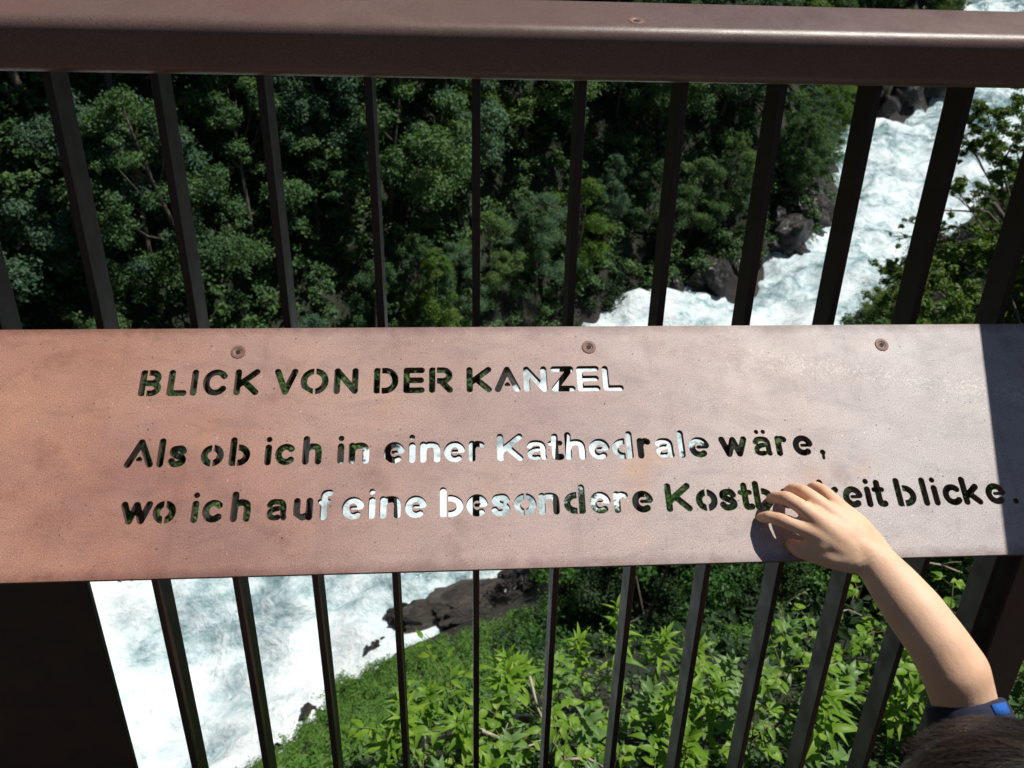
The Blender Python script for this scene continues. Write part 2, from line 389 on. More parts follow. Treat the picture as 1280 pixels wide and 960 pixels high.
def hit(px, py, smin=1.5, smax=220):
    d = ray(px, py).normalized()
    s = np.geomspace(smin, smax, 260)
    P = np.array(CAM)[None] + np.array(d)[None]*s[:,None]
    f = P[:,2] - hN(P[:,0], P[:,1])
    k = np.where(f < 0)[0]
    if len(k) == 0: return None
    k = k[0]
    if k == 0: return Vector(P[0])
    t = f[k-1]/(f[k-1]-f[k]); return Vector(P[k-1] + (P[k]-P[k-1])*t)
def axis(lo, hi, c, dmin, n):
    # spacing grows away from c
    u = np.linspace(-1, 1, n); a = np.sign(u)*(np.exp(np.abs(u)*4.2)-1)/(np.exp(4.2)-1)
    return np.where(a < 0, c + a*(c-lo), c + a*(hi-c))
gx = axis(-380, 380, 3, .2, 290); gy = axis(-250, 420, 6, .2, 310)
GX, GY = np.meshgrid(gx, gy); GZ = hN(GX, GY)
for i in range(GZ.shape[0]):
    for j in range(GZ.shape[1]):
        x, y = GX[i,j], GY[i,j]
        if abs(x) < 120 and abs(y) < 150:
            a = min(1, max(0, (y-3)/6))
            GZ[i,j] += 0.35*a*noise.fractal((x*.45, y*.45, 3.1), 1.0, 2.0, 4)
            if -3 < y < 2.2 and -4 < x < 4: GZ[i,j] = min(GZ[i,j], FLOOR-0.35)
rocky = np.clip(1 - (GZ - river_zN(GX, GY) - .3)/1.3, 0, 1)
ny, nx = GZ.shape
idx = np.arange(ny*nx).reshape(ny, nx)
F = np.stack([idx[:-1,:-1].ravel(), idx[:-1,1:].ravel(), idx[1:,1:].ravel(), idx[1:,:-1].ravel()], 1)
g = link('ground', mesh_np('ground', np.stack([GX.ravel(), GY.ravel(), GZ.ravel()], 1), F, M_ground, True)); tag(g, kind='structure')
at = g.data.attributes.new('rocky', 'FLOAT', 'POINT'); at.data.foreach_set('value', rocky.ravel().astype(np.float32))

# river sheet between the banks (and a little under them)
rx = np.linspace(-45, 110, 520); ry = np.concatenate([np.linspace(-6, 45, 330), np.linspace(45.3, 190, 260)])
QX, QY = np.meshgrid(rx, ry)
QZ = CAM.z - 13.0 + RS*np.maximum(QY-5, 0)
gh = hN(QX, QY)
depth = QZ - gh
calm_dark = np.zeros_like(QZ)
keep = depth > -0.9
for i in range(QZ.shape[0]):
    for j in range(QZ.shape[1]):
        if keep[i,j]:
            x, y = QX[i,j], QY[i,j]
            u = x*.78 + y*.62; w = -x*.62 + y*.78
            QZ[i,j] += 0.62*noise.fractal((u*.28, w*.45, 0.7), 0.7, 2.1, 6) + 0.30*abs(noise.noise((u*.9, w*1.3, 5))) + .12*abs(noise.noise((u*2.6, w*3.1, 2)))
            up_ = min(1, max(0, (y-13)/10))
            calm_dark[i,j] = max(0, noise.noise((u*.12, w*.3, 9.3)))*0.9 + up_*(.34 + .25*noise.noise((u*.35, w*.7, 4.4)))  # calm patches, plus water made darker upstream
idx = -np.ones(QZ.shape, int); 
quad = keep[:-1,:-1] & keep[1:,:-1] & keep[:-1,1:] & keep[1:,1:]
used = np.zeros(QZ.shape, bool)
used[:-1,:-1] |= quad; used[1:,:-1] |= quad; used[:-1,1:] |= quad; used[1:,1:] |= quad
idx[used] = np.arange(used.sum())
a_, b2, c_, d_ = idx[:-1,:-1][quad], idx[:-1,1:][quad], idx[1:,1:][quad], idx[1:,:-1][quad]
me = mesh_np('river', np.stack([QX[used], QY[used], QZ[used]], 1), np.stack([a_, b2, c_, d_], 1), M_water, True)
at = me.attributes.new('calm_dark', 'FLOAT', 'POINT'); at.data.foreach_set('value', calm_dark[used].astype(np.float32))
tag(link('river', me), kind='structure')

# ------------------------------------------------------------------ railing (built in the railing frame)
def in_rail(o): o.matrix_world = RM.copy(); return o
railing = empty('balcony_railing', mat=RM.copy())
tag(railing, 'brown steel balcony railing with rounded handrail and flat upright bars over the river', 'railing')
def rail_profile(c0, tilt, w, h, r, n=5):
    # rounded box in (Y,Z); c0 = upper front corner
    ty, tz = cos(tilt), sin(tilt); ny_, nz_ = sin(tilt), -cos(tilt)
    P = []
    for (cx, cy, a0) in ((r, r, 180), (w-r, r, 270), (w-r, h-r, 0), (r, h-r, 90)):
        for k in range(n+1):
            a = radians(a0 + 90*k/n); u = cx + r*cos(a); v = cy + r*sin(a)
            P.append((c0[0] + u*ty + v*ny_, c0[1] + u*tz + v*nz_))
    return P
def extrude_profile(P, x0, x1, nseg=1, wob=0):
    bm = bmesh.new(); rings = []
    for i in range(nseg+1):
        x = x0 + (x1-x0)*i/nseg
        rings.append([bm.verts.new((x, y, z)) for y, z in P])
    n = len(P)
    for a, b in zip(rings, rings[1:]):
        for k in range(n): bm.faces.new((a[k], a[(k+1) % n], b[(k+1) % n], b[k]))
    bm.faces.new([bm.verts.new(v.co) for v in rings[0][::-1]]); bm.faces.new([bm.verts.new(v.co) for v in rings[-1]])
    bmesh.ops.recalc_face_normals(bm, faces=bm.faces)
    return bm
HP = rail_profile((-0.046, 0.4225), radians(22), 0.094, 0.062, 0.016, 9)
bm = extrude_profile(HP, -1.55, 0.93)
hr = link('handrail', bm_mesh(bm, 'handrail', M_rail, False), railing)
for p in hr.data.polygons: p.use_smooth = len(p.vertices) == 4
hr['label'] = 'worn brown handrail with a bright rounded front edge'
BO = {0: (.0035,-.0015), 2: (-.0035,-.001), 3: (-.0035,-.0025), 5: (.0035,.0015), 6: (.004,.001), 7: (.003,0), 9: (-.004,-.003)}
for i in range(-7, 8):
    X = i*0.12
    bm = bmesh.new(); bm_box(bm, -.0047, .0047, 0, .0443, -1.25, .395, .0012)
    o = link('baluster', bm_mesh(bm, 'baluster', M_bar), railing)
    if i > -7: pass
    dx = BO.get(i+4, (0, 0))
    o.location = (X + dx[0], 0, 0); o.rotation_euler = (0, (dx[0]-dx[1])*0.5, 0)
bm = bmesh.new(); bm_box(bm, -1.5, .9, -.004, .048, -1.31, -1.25, .003); link('bottom_rail', bm_mesh(bm, 'bottom_rail', M_bar), railing)
bm = bmesh.new(); bm_box(bm, -1.15, -.566, -.016, -.004, -1.2, .05, .0015)
link('infill_panel', bm_mesh(bm, 'infill_panel', M_bar), railing)['label'] = 'dark solid panel below the left end of the sign'
bm = bmesh.new(); bm_box(bm, .858, .93, -.02, .05, -1.25, .40, .002)
link('corner_post', bm_mesh(bm, 'corner_post', M_bar), railing)['label'] = 'dark corner post at the right end'
def screw(parent, M4):
    bm = bmesh.new()
    prof = [(0.0090, 0.0), (0.0090, 0.0008), (0.0084, 0.0013), (0.0058, 0.0014), (0.0038, 0.0006), (0.0034, 0.0002)]
    seg = 28; rings = [[bm.verts.new((r*cos(2*pi*k/seg), r*sin(2*pi*k/seg), z)) for k in range(seg)] for r, z in prof]
    for a, b in zip(rings, rings[1:]):
        for k in range(seg): bm.faces.new((a[k], a[(k+1) % seg], b[(k+1) % seg], b[k]))
    bm.faces.new(rings[-1])
    s = link('screw', bm_mesh(bm, 'screw', M_screw), parent); s.matrix_local = M4
    bm = bmesh.new(); r = bmesh.ops.create_circle(bm, cap_ends=True, segments=6, radius=0.0034)
    h = link('socket', bm_mesh(bm, 'socket', M_hole), s); h.location = (0, 0, 0.0008)
    return s
tl = radians(22)
Mscr = Matrix(((1,0,0,.176),(0,cos(tl),-sin(tl),-.046+.028*cos(tl)),(0,sin(tl),cos(tl),.4225+.028*sin(tl)),(0,0,0,1)))
screw(railing, Mscr @ Matrix.Translation((0,0,-0.0006)))

# side railing that returns towards the viewer (its handrail shades the right end of the sign)
side = empty('side_railing', mat=RM.copy())
tag(side, 'brown steel railing returning towards the viewer past the right end of the sign', 'railing')
side_info = []
def side_handrail():
    # runs horizontally in world towards -y
    bm = bmesh.new()
    prof = rail_profile((0, 0), 0, 0.105, 0.043, 0.011)
    rings = []
    # the rail lies in the plane of the sun and of the shadow edge seen on the sign
    A_ = Vector((.652, -.04, .0814)); Bq = Vector((.594, -.04-.301*.755, .0814-.301*.656))
    Nn = (Bq-A_).cross(sun_r); zl = Vector((0, -SL, CL))
    Ld = Nn.cross(zl).normalized(); Ld = Ld if Ld.y < 0 else -Ld
    X0_ = A_.x - (Nn.y*(0-A_.y) + Nn.z*(.452-A_.z))/Nn.x + .004
    sdv = zl.cross(Ld).normalized(); sdv = sdv if sdv.x > 0 else -sdv
    side_info.extend([Vector((X0_, 0, .452)), Ld, sdv])
    for k in range(2):
        Q_ = Vector((X0_, 0, .452)) + Ld*(0.05 + k*1.9)
        rings.append([bm.verts.new(Q_ + sdv*u + zl*v) for u, v in prof])
    n = len(prof)
    for k in range(n): bm.faces.new((rings[0][k], rings[0][(k+1) % n], rings[1][(k+1) % n], rings[1][k]))
    bm.faces.new(rings[0][::-1]); bm.faces.new(rings[1]); bmesh.ops.recalc_face_normals(bm, faces=bm.faces)
    return bm
o = link('handrail', bm_mesh(side_handrail(), 'side_handrail', M_rail), side)
for i in range(1, 16):
    bm = bmesh.new(); bm_box(bm, -.022, .022, -.0047, .0047, -1.1, .415, .0012)
    o = link('baluster', bm_mesh(bm, 'side_baluster', M_bar), side); q_ = side_info[0] + side_info[1]*(.05+i*.12) + side_info[2]*.052; o.location = (q_.x, q_.y, q_.z-.452)

# deck
bm = bmesh.new(); bm_box(bm, -4, 4, -3.5, -.235, FLOOR-.25, FLOOR, .01)
o = link('deck', bm_mesh(bm, 'deck', M_deck)); tag(o, kind='structure')

# ------------------------------------------------------------------ sign with cut letters
TAU = 0.8554; PY, PZ, PL = 0.04, 0.08143, 0.3013
e_dn = Vector((0, -sin(TAU), -cos(TAU))); e_n = Vector((0, -cos(TAU), sin(TAU))); P0 = Vector((0, -PY, PZ))
def plate_xy(px, py, h=0.0):
    """railing-frame hit on the sign plane, as (X, distance down from its top edge)"""
    d = fwd + r1*((px-640)/FOC) + u1*((480-py)/FOC)
    Q = P0 + e_n*h
    P = CR + d*((Q-CR).dot(e_n)/d.dot(e_n))
    return P.x, (P-P0).dot(e_dn)
RR = 3.85; B_ = RR; CAP = 34.2-RR; XH = 26.0-RR; ASC = 35.0-RR
def arc(cx, cy, rx_, ry_, a0, a1, n=26):
    return [(cx + rx_*cos(radians(a0+(a1-a0)*k/n)), cy + ry_*sin(radians(a0+(a1-a0)*k/n))) for k in range(n+1)]
def smooth(P, n=7):
    Q = [P[0]] + list(P) + [P[-1]]; out = []
    for i in range(len(P)-1):
        p0, p1, p2, p3 = Q[i], Q[i+1], Q[i+2], Q[i+3]
        for k in range(n):
            t = k/n
            out.append(tuple(0.5*((2*p1[d]) + (-p0[d]+p2[d])*t + (2*p0[d]-5*p1[d]+4*p2[d]-p3[d])*t*t + (-p0[d]+3*p1[d]-3*p2[d]+p3[d])*t**3) for d in (0, 1)))
    out.append(P[-1]); return out
mc = (CAP+B_)/2; mx = (XH+B_)/2
SA = [(0.02,18.2),(.18,21.4),(.5,XH),(.82,21.0),(.95,16.8),(.95,8),(1,B_)]
SB = [(.60,14.4),(.32,13.4),(.06,10.2),(.10,5.6),(.35,B_),(.60,4.4)]
G = {
 'B': ([[(0,B_),(0,CAP)], [(0,17),(.55,17)], [(.25,CAP),(.55,CAP)]+arc(.55,(CAP+17)/2,.38,(CAP-17)/2,90,-90), [(.25,B_),(.55,B_)]+arc(.55,(B_+17)/2,.45,(17-B_)/2,-90,90)], ['sT','sB']),
 'L': ([[(0,CAP),(0,B_),(1,B_)]], []), 'I': ([[(0.5,B_),(0.5,CAP)]], []), 'C': ([arc(.5,mc,.5,mc-B_,38,322)], []),
 'K': ([[(0,B_),(0,CAP)], [(1,CAP),(.05,13.0)], [(.36,17.5),(1,B_)]], []), 'V': ([[(0,CAP),(.5,B_),(1,CAP)]], []),
 'O': ([arc(.5,mc,.5,mc-B_,0,360,48)], ['mid']), 'N': ([[(0,B_),(0,CAP),(1,B_),(1,CAP)]], []),
 'D': ([[(0,B_),(0,CAP)], [(.2,CAP),(.45,CAP)]+arc(.45,mc,.55,mc-B_,90,-90)+[(.2,B_)]], ['s']),
 'E': ([[(1,CAP),(0,CAP),(0,B_),(1,B_)], [(0,mc),(.95,mc)]], []),
 'R': ([[(0,B_),(0,CAP)], [(.2,CAP),(.6,CAP)]+arc(.6,(CAP+16)/2,.38,(CAP-16)/2,90,-90)+[(.2,16)], [(.5,15.5),(1,B_)]], ['s']),
 'A': ([[(0,B_),(.5,CAP),(1,B_)], ([(.5,11.6),(.42,9.6),(.58,9.6),(.5,11.6)],1.8)], []), 'Z': ([[(.02,CAP),(.95,CAP),(0.03,B_),(1,B_)]], []),
 'a': ([(smooth(SA),3.3), (smooth(SB),3.1)], []), 'ä': ([(smooth(SA),3.3), (smooth(SB),3.1), ([(.22,31.2)],2.8), ([(.74,31.2)],2.8)], []),
 'b': ([[(0,B_),(0,ASC)], [(.25,XH),(.4,XH)]+arc(.4,mx,.6,mx-B_,90,-90)+[(.25,B_)]], ['s']),
 'd': ([[(1,B_),(1,ASC)], [(.75,XH),(.6,XH)]+arc(.6,mx,.6,mx-B_,90,270)+[(.75,B_)]], ['r']),
 'c': ([arc(.5,mx,.5,mx-B_,46,314)], []), 'e': ([arc(.5,mx,.5,mx-B_,14,303), ([(.42,13.2),(1.0,13.2)],2.1)], []),
 'h': ([[(0,B_),(0,ASC)], smooth([(0,15.5),(.18,20.5),(.55,XH),(.9,20.6),(1,15),(1,B_)])], []),
 'n': ([[(0,B_),(0,XH)], smooth([(0,15.5),(.18,20.5),(.55,XH),(.9,20.6),(1,15),(1,B_)])], []),
 'r': ([[(0,B_),(0,XH)], smooth([(0,15.5),(.2,20.0),(.6,XH-.2),(1,XH-1.2)])], []),
 'u': ([smooth([(0,XH),(0,10.5),(.1,5.6),(.45,B_),(.85,6),(1,10.5)]), [(1,XH),(1,B_)]], []),
 'i': ([[(.5,B_),(.5,XH-.6)], ([(.5,31.4)],3.4)], []), 'l': ([[(.5,B_),(.5,ASC)]], []),
 'k': ([[(0,B_),(0,ASC)], [(.92,XH),(.05,10.2)], [(.38,13.5),(1,B_)]], []),
 's': ([smooth([(.95,18.8),(.78,21.9),(.48,XH),(.13,20.9),(.08,16.8),(.45,13.6),(.88,11.0),(.93,6.2),(.55,B_),(.2,4.2),(.02,7.2)])], []),
 't': ([smooth([(.38,29.5),(.38,20),(.38,8.5),(.48,4.4),(.75,B_),(1,B_+.4)]), ([(-.1,XH-1),(.95,XH-1)],3.1)], []),
 'f': ([smooth([(.4,B_),(.4,14),(.4,25),(.52,30.3),(1,31.2)]), ([(0,XH-.6),(.88,XH-.6)],2.8)], []),
 'w': ([[(0,XH),(.26,B_),(.5,XH-.6),(.74,B_),(1,XH)]], []), 'o': ([arc(.5,mx,.5,mx-B_,0,360,44)], ['mid']),
 ',': ([([(.55,4.0)],3.5), ([(.7,3.2),(.66,-1.0),(.2,-3.4)],1.9)], []), '.': ([([(.5,3.6)],3.5)], []),
}
def glyph_contours(ch, Wd):
    strokes, gaps = G[ch]; h = 0.42
    xs = np.arange(-3, Wd+3, h); ys = np.arange(-7, 40, h)
    X, Y = np.meshgrid(xs, ys); S = np.full(X.shape, 1e3)
    for st in strokes:
        pts, r = (st if isinstance(st, tuple) else (st, RR))
        pts = [(RR + p[0]*(Wd-2*RR), p[1]) for p in pts]
        if len(pts) == 1: S = np.minimum(S, np.hypot(X-pts[0][0], Y-pts[0][1])-r)
        for (ax, ay), (bx, by) in zip(pts, pts[1:]):
            dx, dy = bx-ax, by-ay; L2 = dx*dx+dy*dy+1e-12
            t = np.clip(((X-ax)*dx + (Y-ay)*dy)/L2, 0, 1)
            S = np.minimum(S, np.hypot(X-ax-t*dx, Y-ay-t*dy)-r)
    for g_ in gaps:
        if g_ == 'mid': x0, x1, y0, y1 = Wd/2-1.15, Wd/2+1.15, -9, 50
        if g_ == 's': x0, x1, y0, y1 = 2*RR, 2*RR+1.9, -9, 50
        if g_ == 'r': x0, x1, y0, y1 = Wd-2*RR-1.9, Wd-2*RR, -9, 50
        if g_ == 'sT': x0, x1, y0, y1 = 2*RR, 2*RR+2.0, 21, 50
        if g_ == 'sB': x0, x1, y0, y1 = 2*RR, 2*RR+2.0, -9, 13
        R_ = np.maximum(np.maximum(x0-X, X-x1), np.maximum(y0-Y, Y-y1))
        S = np.maximum(S, -R_)
    S += 1e-7
    # marching squares
    segs = {}
    ny_, nx_ = S.shape
    neg = S < 0
    def ip(i0, j0, i1, j1):
        a, b = S[i0, j0], S[i1, j1]; t = a/(a-b)
        return (xs[j0] + (xs[j1]-xs[j0])*t, ys[i0] + (ys[i1]-ys[i0])*t)
    nxt = {}; pos = {}
    code = neg[:-1,:-1]*1 + neg[:-1,1:]*2 + neg[1:,1:]*4 + neg[1:,:-1]*8
    T = {1:[(3,0)],2:[(0,1)],3:[(3,1)],4:[(1,2)],5:[(3,0),(1,2)],6:[(0,2)],7:[(3,2)],8:[(2,3)],9:[(2,0)],10:[(0,1),(2,3)],11:[(2,1)],12:[(1,3)],13:[(1,0)],14:[(0,3)]}
    for i, j in zip(*np.where((code > 0) & (code < 15))):
        for a, b in T[int(code[i, j])]:
            ks = []
            for e in (a, b):
                k = {0: ('h', i, j), 1: ('v', i, j+1), 2: ('h', i+1, j), 3: ('v', i, j)}[e]
                if k not in pos: pos[k] = ip(k[1], k[2], k[1], k[2]+1) if k[0] == 'h' else ip(k[1], k[2], k[1]+1, k[2])
                ks.append(k)
            nxt[ks[0]] = ks[1]
    loops = []
    while nxt:
        s = next(iter(nxt)); L = [s]; k = nxt.pop(s)
        while k != s and k in nxt: L.append(k); k = nxt.pop(k)
        P = [pos[q] for q in L]
        # drop near-collinear points
        out = []
        for q in range(len(P)):
            a = out[-1] if out else P[q-1]; b = P[q]; c = P[(q+1) % len(P)]
            area = abs((b[0]-a[0])*(c[1]-a[1]) - (b[1]-a[1])*(c[0]-a[0]))
            if area > 0.012 or math.hypot(b[0]-a[0], b[1]-a[1]) > 2.5: out.append(b)
        if len(out) > 4: loops.append(out)
    return loops
TXT = [(.0898, 496, 463, [('B',170.7,200.9),('L',206.4,231.3),('I',237.3,246.8),('C',252.8,285.5),('K',290.6,321.6),('V',340.5,371.4),('O',375.2,410.4),('N',416.4,447.3),('D',466.6,497.7),('E',504,530.7),('R',536.4,566),('K',583.7,615),('A',618.5,650.8),('N',655,684.8),('Z',689,720),('E',722,751.3),('L',754,780.5)]),
 (.1775, 581, 545, [('A',154,189.7),('l',196.2,206.5),('s',208.3,233),('o',251.2,280),('b',285,312.6),('i',330.6,340),('c',344,371),('h',377,402),('i',421.6,430.4),('n',435.3,461),('e',479.8,506),('i',511,519.3),('n',525,550),('e',555,581.8),('r',586.7,605.6),('K',621.7,654.3),('a',658,684.8),('t',686,706),('h',706.6,733),('e',736.3,762.6),('d',765.5,793),('r',797.3,815.7),('a',819.3,845),('l',847.3,856.8),('e',861,887),('w',900,937.4),('ä',941.8,968),('r',970.5,987.7),('e',991,1016.4),(',',1022,1031)]),
 (.2423, 655, 618, [('w',146,188),('o',190,219),('i',237,248.7),('c',252,280),('h',286,312.4),('a',330,358.3),('u',365,390),('f',394,415),('e',427,455),('i',460.5,468.6),('n',474,500.3),('e',505.8,533.6),('b',550,579),('e',583,610.4),('s',614.5,639),('o',642.5,671),('n',674.2,700.6),('d',705.3,733.3),('e',737.5,764.4),('r',768.3,787.8),('e',790.6,817.5),('K',832.9,867.6),('o',870.5,897.8),('s',900.5,925.2),('t',924.7,946.4),('b',943.8,971.5),('a',976,1002),('r',1006,1024),('k',1025,1056),('e',1054.8,1080),('i',1080.6,1093),('t',1092.7,1113.8),('b',1121.4,1151),('l',1151,1164),('i',1164,1177.2),('c',1179.7,1205),('k',1204,1232.8),('e',1233.4,1258.6),('.',1264.7,1271.9)])]
cu = bpy.data.curves.new('sign_outline', 'CURVE'); cu.dimensions = '2D'; cu.fill_mode = 'BOTH'
TH = 0.008
cu.extrude = TH/2
def spline(P):
    s = cu.splines.new('POLY'); s.points.add(len(P)-1)
    s.points.foreach_set('co', np.array([(x, y, 0, 1) for x, y in P], dtype=np.float32).ravel()); s.use_cyclic_u = True
# local sign coords: x = X, y = up the sign from its middle
YM = PL/2
SX0, SX1 = -0.86, 0.845
rc = .002
spline([(SX0+rc, -YM), (SX1-rc, -YM), (SX1, -YM+rc), (SX1, YM-rc), (SX1-rc, YM), (SX0+rc, YM), (SX0, YM-rc), (SX0, -YM+rc)])
for base_v, yb, yt, L in TXT:
    for ch, xl, xr in L:
        slope = -(xl-640)*0.0000
        dyb = -0.0135*((xl+xr)/2-640) if base_v < .1 else (-0.0142*((xl+xr)/2-590) if base_v < .2 else -0.0238*((xl+xr)/2-600))
        yb_, yt_ = yb + dyb*1.0 - (0), yt + dyb
        mid = (xl+xr)/2
        low_is = ch in 'acemnorsuwä' 
        ym_ = (yb_+yt_)/2 + (4 if low_is else 0)
        if mid < 600: X0 = plate_xy(xl, yb_)[0]; X1 = plate_xy(xr, yb_ if ch in 'LKRA' else ym_)[0]
        else: X0 = plate_xy(xl, ym_)[0]; X1 = plate_xy(xr, yb_)[0]
        X0 -= .0003; X1 += .0003
        if ch in 'coeOC': X0 = plate_xy(xl, (yb_+yt_)/2)[0]; X1 = plate_xy(xr, (yb_+yt_)/2)[0]
        Wd = (X1-X0)*1000
        if ch in 'Iil.,': X0 = plate_xy((xl+xr)/2, (yb_+yt_)/2)[0] - .004; Wd = 8.0
        for P in glyph_contours(ch, Wd):
            spline([(X0 + x/1000, YM - base_v + y/1000) for x, y in P])
co = bpy.data.objects.new('tmp_sign', cu); COL.objects.link(co)
dg = bpy.context.evaluated_depsgraph_get()
me = bpy.data.meshes.new_from_object(co.evaluated_get(dg)); bpy.data.objects.remove(co)
me.name = 'sign_plate'
bmx = bmesh.new(); bmx.from_mesh(me); bmesh.ops.remove_doubles(bmx, verts=bmx.verts, dist=1e-6); bmx.to_mesh(me); bmx.free()
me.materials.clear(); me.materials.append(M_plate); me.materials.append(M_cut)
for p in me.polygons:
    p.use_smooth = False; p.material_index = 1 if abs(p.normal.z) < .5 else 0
SM = Matrix(((1,0,0,0),(0,-e_dn.y,e_n.y,0),(0,-e_dn.z,e_n.z,0),(0,0,0,1)))
ctr = P0 + e_dn*YM - e_n*(TH/2)
SM.translation = ctr
sign = empty('viewpoint_sign', mat=RM @ SM)
tag(sign, 'rust coloured steel sign plate with cut out German text fixed to the railing', 'sign')
sp = link('sign_plate', me, sign)
sp['label'] = 'rusted steel plate with stencil letters cut through it'
for px, py in ((298,440),(736,434),(1102,431)):
    X, v = plate_xy(px, py)
    screw(sign, Matrix.Translation((X, YM-v, TH/2 - .0004)))
# brackets that carry the sign on the bars
for X in (-0.36, 0.24, 0.72):
    bm = bmesh.new(); bm_box(bm, X+.0065, X+.0125, -YM+.03, YM-.01, -.05, -TH/2-.0005, .001)
    # leave only a short bracket near the top edge
    for v in bm.verts:
        if v.co.y < 0: v.co.y = YM-.055
    link('bracket', bm_mesh(bm, 'bracket', M_bar), sign)

# ------------------------------------------------------------------ rocks
def rock_mesh(seed, mat, sub=4, flat=1.0, rough=.35):
    bm = bmesh.new(); bmesh.ops.create_icosphere(bm, subdivisions=sub, radius=1)
    rnd = random.Random(seed)
    planes = [(Vector((rnd.gauss(0,1), rnd.gauss(0,1), rnd.gauss(0,.8))).normalized(), rnd.uniform(.5,.85)) for _ in range(13)]
    for v in bm.verts:
        c = v.co.copy()
        for n_, d_ in planes:
            k = c.dot(n_)
            if k > d_: c -= n_*(k-d_)*.92
        c *= 1 + rough*.55*noise.fractal(c*1.9 + Vector((seed*3.1, 0, 0)), .8, 2, 5)
        c.z *= flat
        v.co = c
    return bm_mesh(bm, 'boulder', mat, True)
RK = [rock_mesh(s, M_rock) for s in range(5)]
boulders = [  # px, py of the waterline, half-size px, aspect
 (1015,275,26,'largest wet brown boulder standing at the edge of the rapids'),(985,300,30,'dark wet boulder left of the largest boulder by the rapids'),
 (1008,258,16,'small dark boulder just above the largest boulder by the rapids'),(1012,232,17,'rounded wet boulder below the water bend'),
 (1018,205,13,'small rounded rock at the water edge high on the bend'),(990,262,18,'wet grey boulder behind the largest boulder'),
 (1000,212,20,'flat topped dark boulder under the overhanging branches'),(975,240,18,'long low grey rock among the boulders on the far bank'),
 (968,282,20,'dark boulder half hidden behind a baluster by the rapids'),(962,310,15,'lowest dark boulder at the foot of the boulder pile'),
 (985,190,18,'dark rock at the top of the boulder pile'),(1040,165,14,'dark rock where the far bank meets the upper cascade'),
 (890,352,22,'low wet rock at the water edge left of the boulder pile'),(870,348,16,'dark wet rock beside the low rock at the water edge'),(845,362,14,'small dark rock where the branches meet the water'),
 (1165,112,22,'dark ledge rock beside the upper cascade'),(1130,120,22,'broad dark rock left of the upper cascade'),(1105,140,16,'low dark rock under the upper cascade'),
 (1150,8,26,'dark rock above the handrail at the top of the rapids'),(1125,14,16,'small dark rock above the handrail beside the bigger one'),
 (1000,240,16,'dark angular rock wedged among the boulders behind the water bend'),(948,318,16,'low black rock just above the foaming water left of the pile'),(995,320,14,'small black rock at the foot of the largest boulder'),(925,338,14,'dark rock between the boulder pile and the low rock'),
 (800,388,10,'smallest rock at the water edge just above the sign')]
for i, (px, py, hs, lb) in enumerate(boulders):
    P = hit(px, py, 6) or on_river(px, py); P = Vector((P.x, P.y, max(P.z, river_z(P.x, P.y)))); d = (P-CAM).dot(AZ); s = hs*1.12*d/FOC
    o = link('boulder', RK[i % 5]); o.location = P + Vector((0, 0, s*.25)); o.scale = (s*random.uniform(.9,1.2), s*random.uniform(.9,1.2), s*random.uniform(.8,1.0))
    o.rotation_euler = (random.uniform(-.3,.3), random.uniform(-.3,.3), random.uniform(0,6.3))
    tag(o, lb, 'boulder', 'wet boulders along the far bank of the rapids')
# near bank slab seen below the sign
slabs = [(592,768,82,.42,'long brown rock slab on the near bank below the sign'),(655,745,45,.8,'dark upright rock at the right end of the brown slab'),
         (515,768,32,.5,'dark rock tip poking into the white water'),(385,905,30,.7,'dark brown rock at the waterline lower left behind a bar'),
         (470,820,25,.6,'small dark rock at the waterline above the grass'),(620,795,60,.3,'grey rock shelf between the brown slab and the grass'),
         (535,800,34,.5,'broken grey rock between the slab and the grass'),(690,735,40,.8,'dark mossy rock right of the upright rock'),(345,955,30,.6,'dark rock at the bottom edge by the white water'),(440,862,20,.7,'small black rock at the grass edge above the water')]
for i, (px, py, hs, fl, lb) in enumerate(slabs):
    P = on_river(px, py); d = (P-CAM).dot(AZ); s = hs*d/FOC
    o = link('bank_rock', rock_mesh(20+i, M_slab if i in (0, 5, 3, 6, 7) else M_rock, 5, 1.0, .75)); o.location = P + Vector((0, 0, s*fl*.3))
    o.scale = (s, s*.55 if i in (0, 5) else s*.8, s*fl); o.rotation_euler = (0, 0, radians(28 if i in (0, 5) else 10))
    tag(o, lb, 'rock')

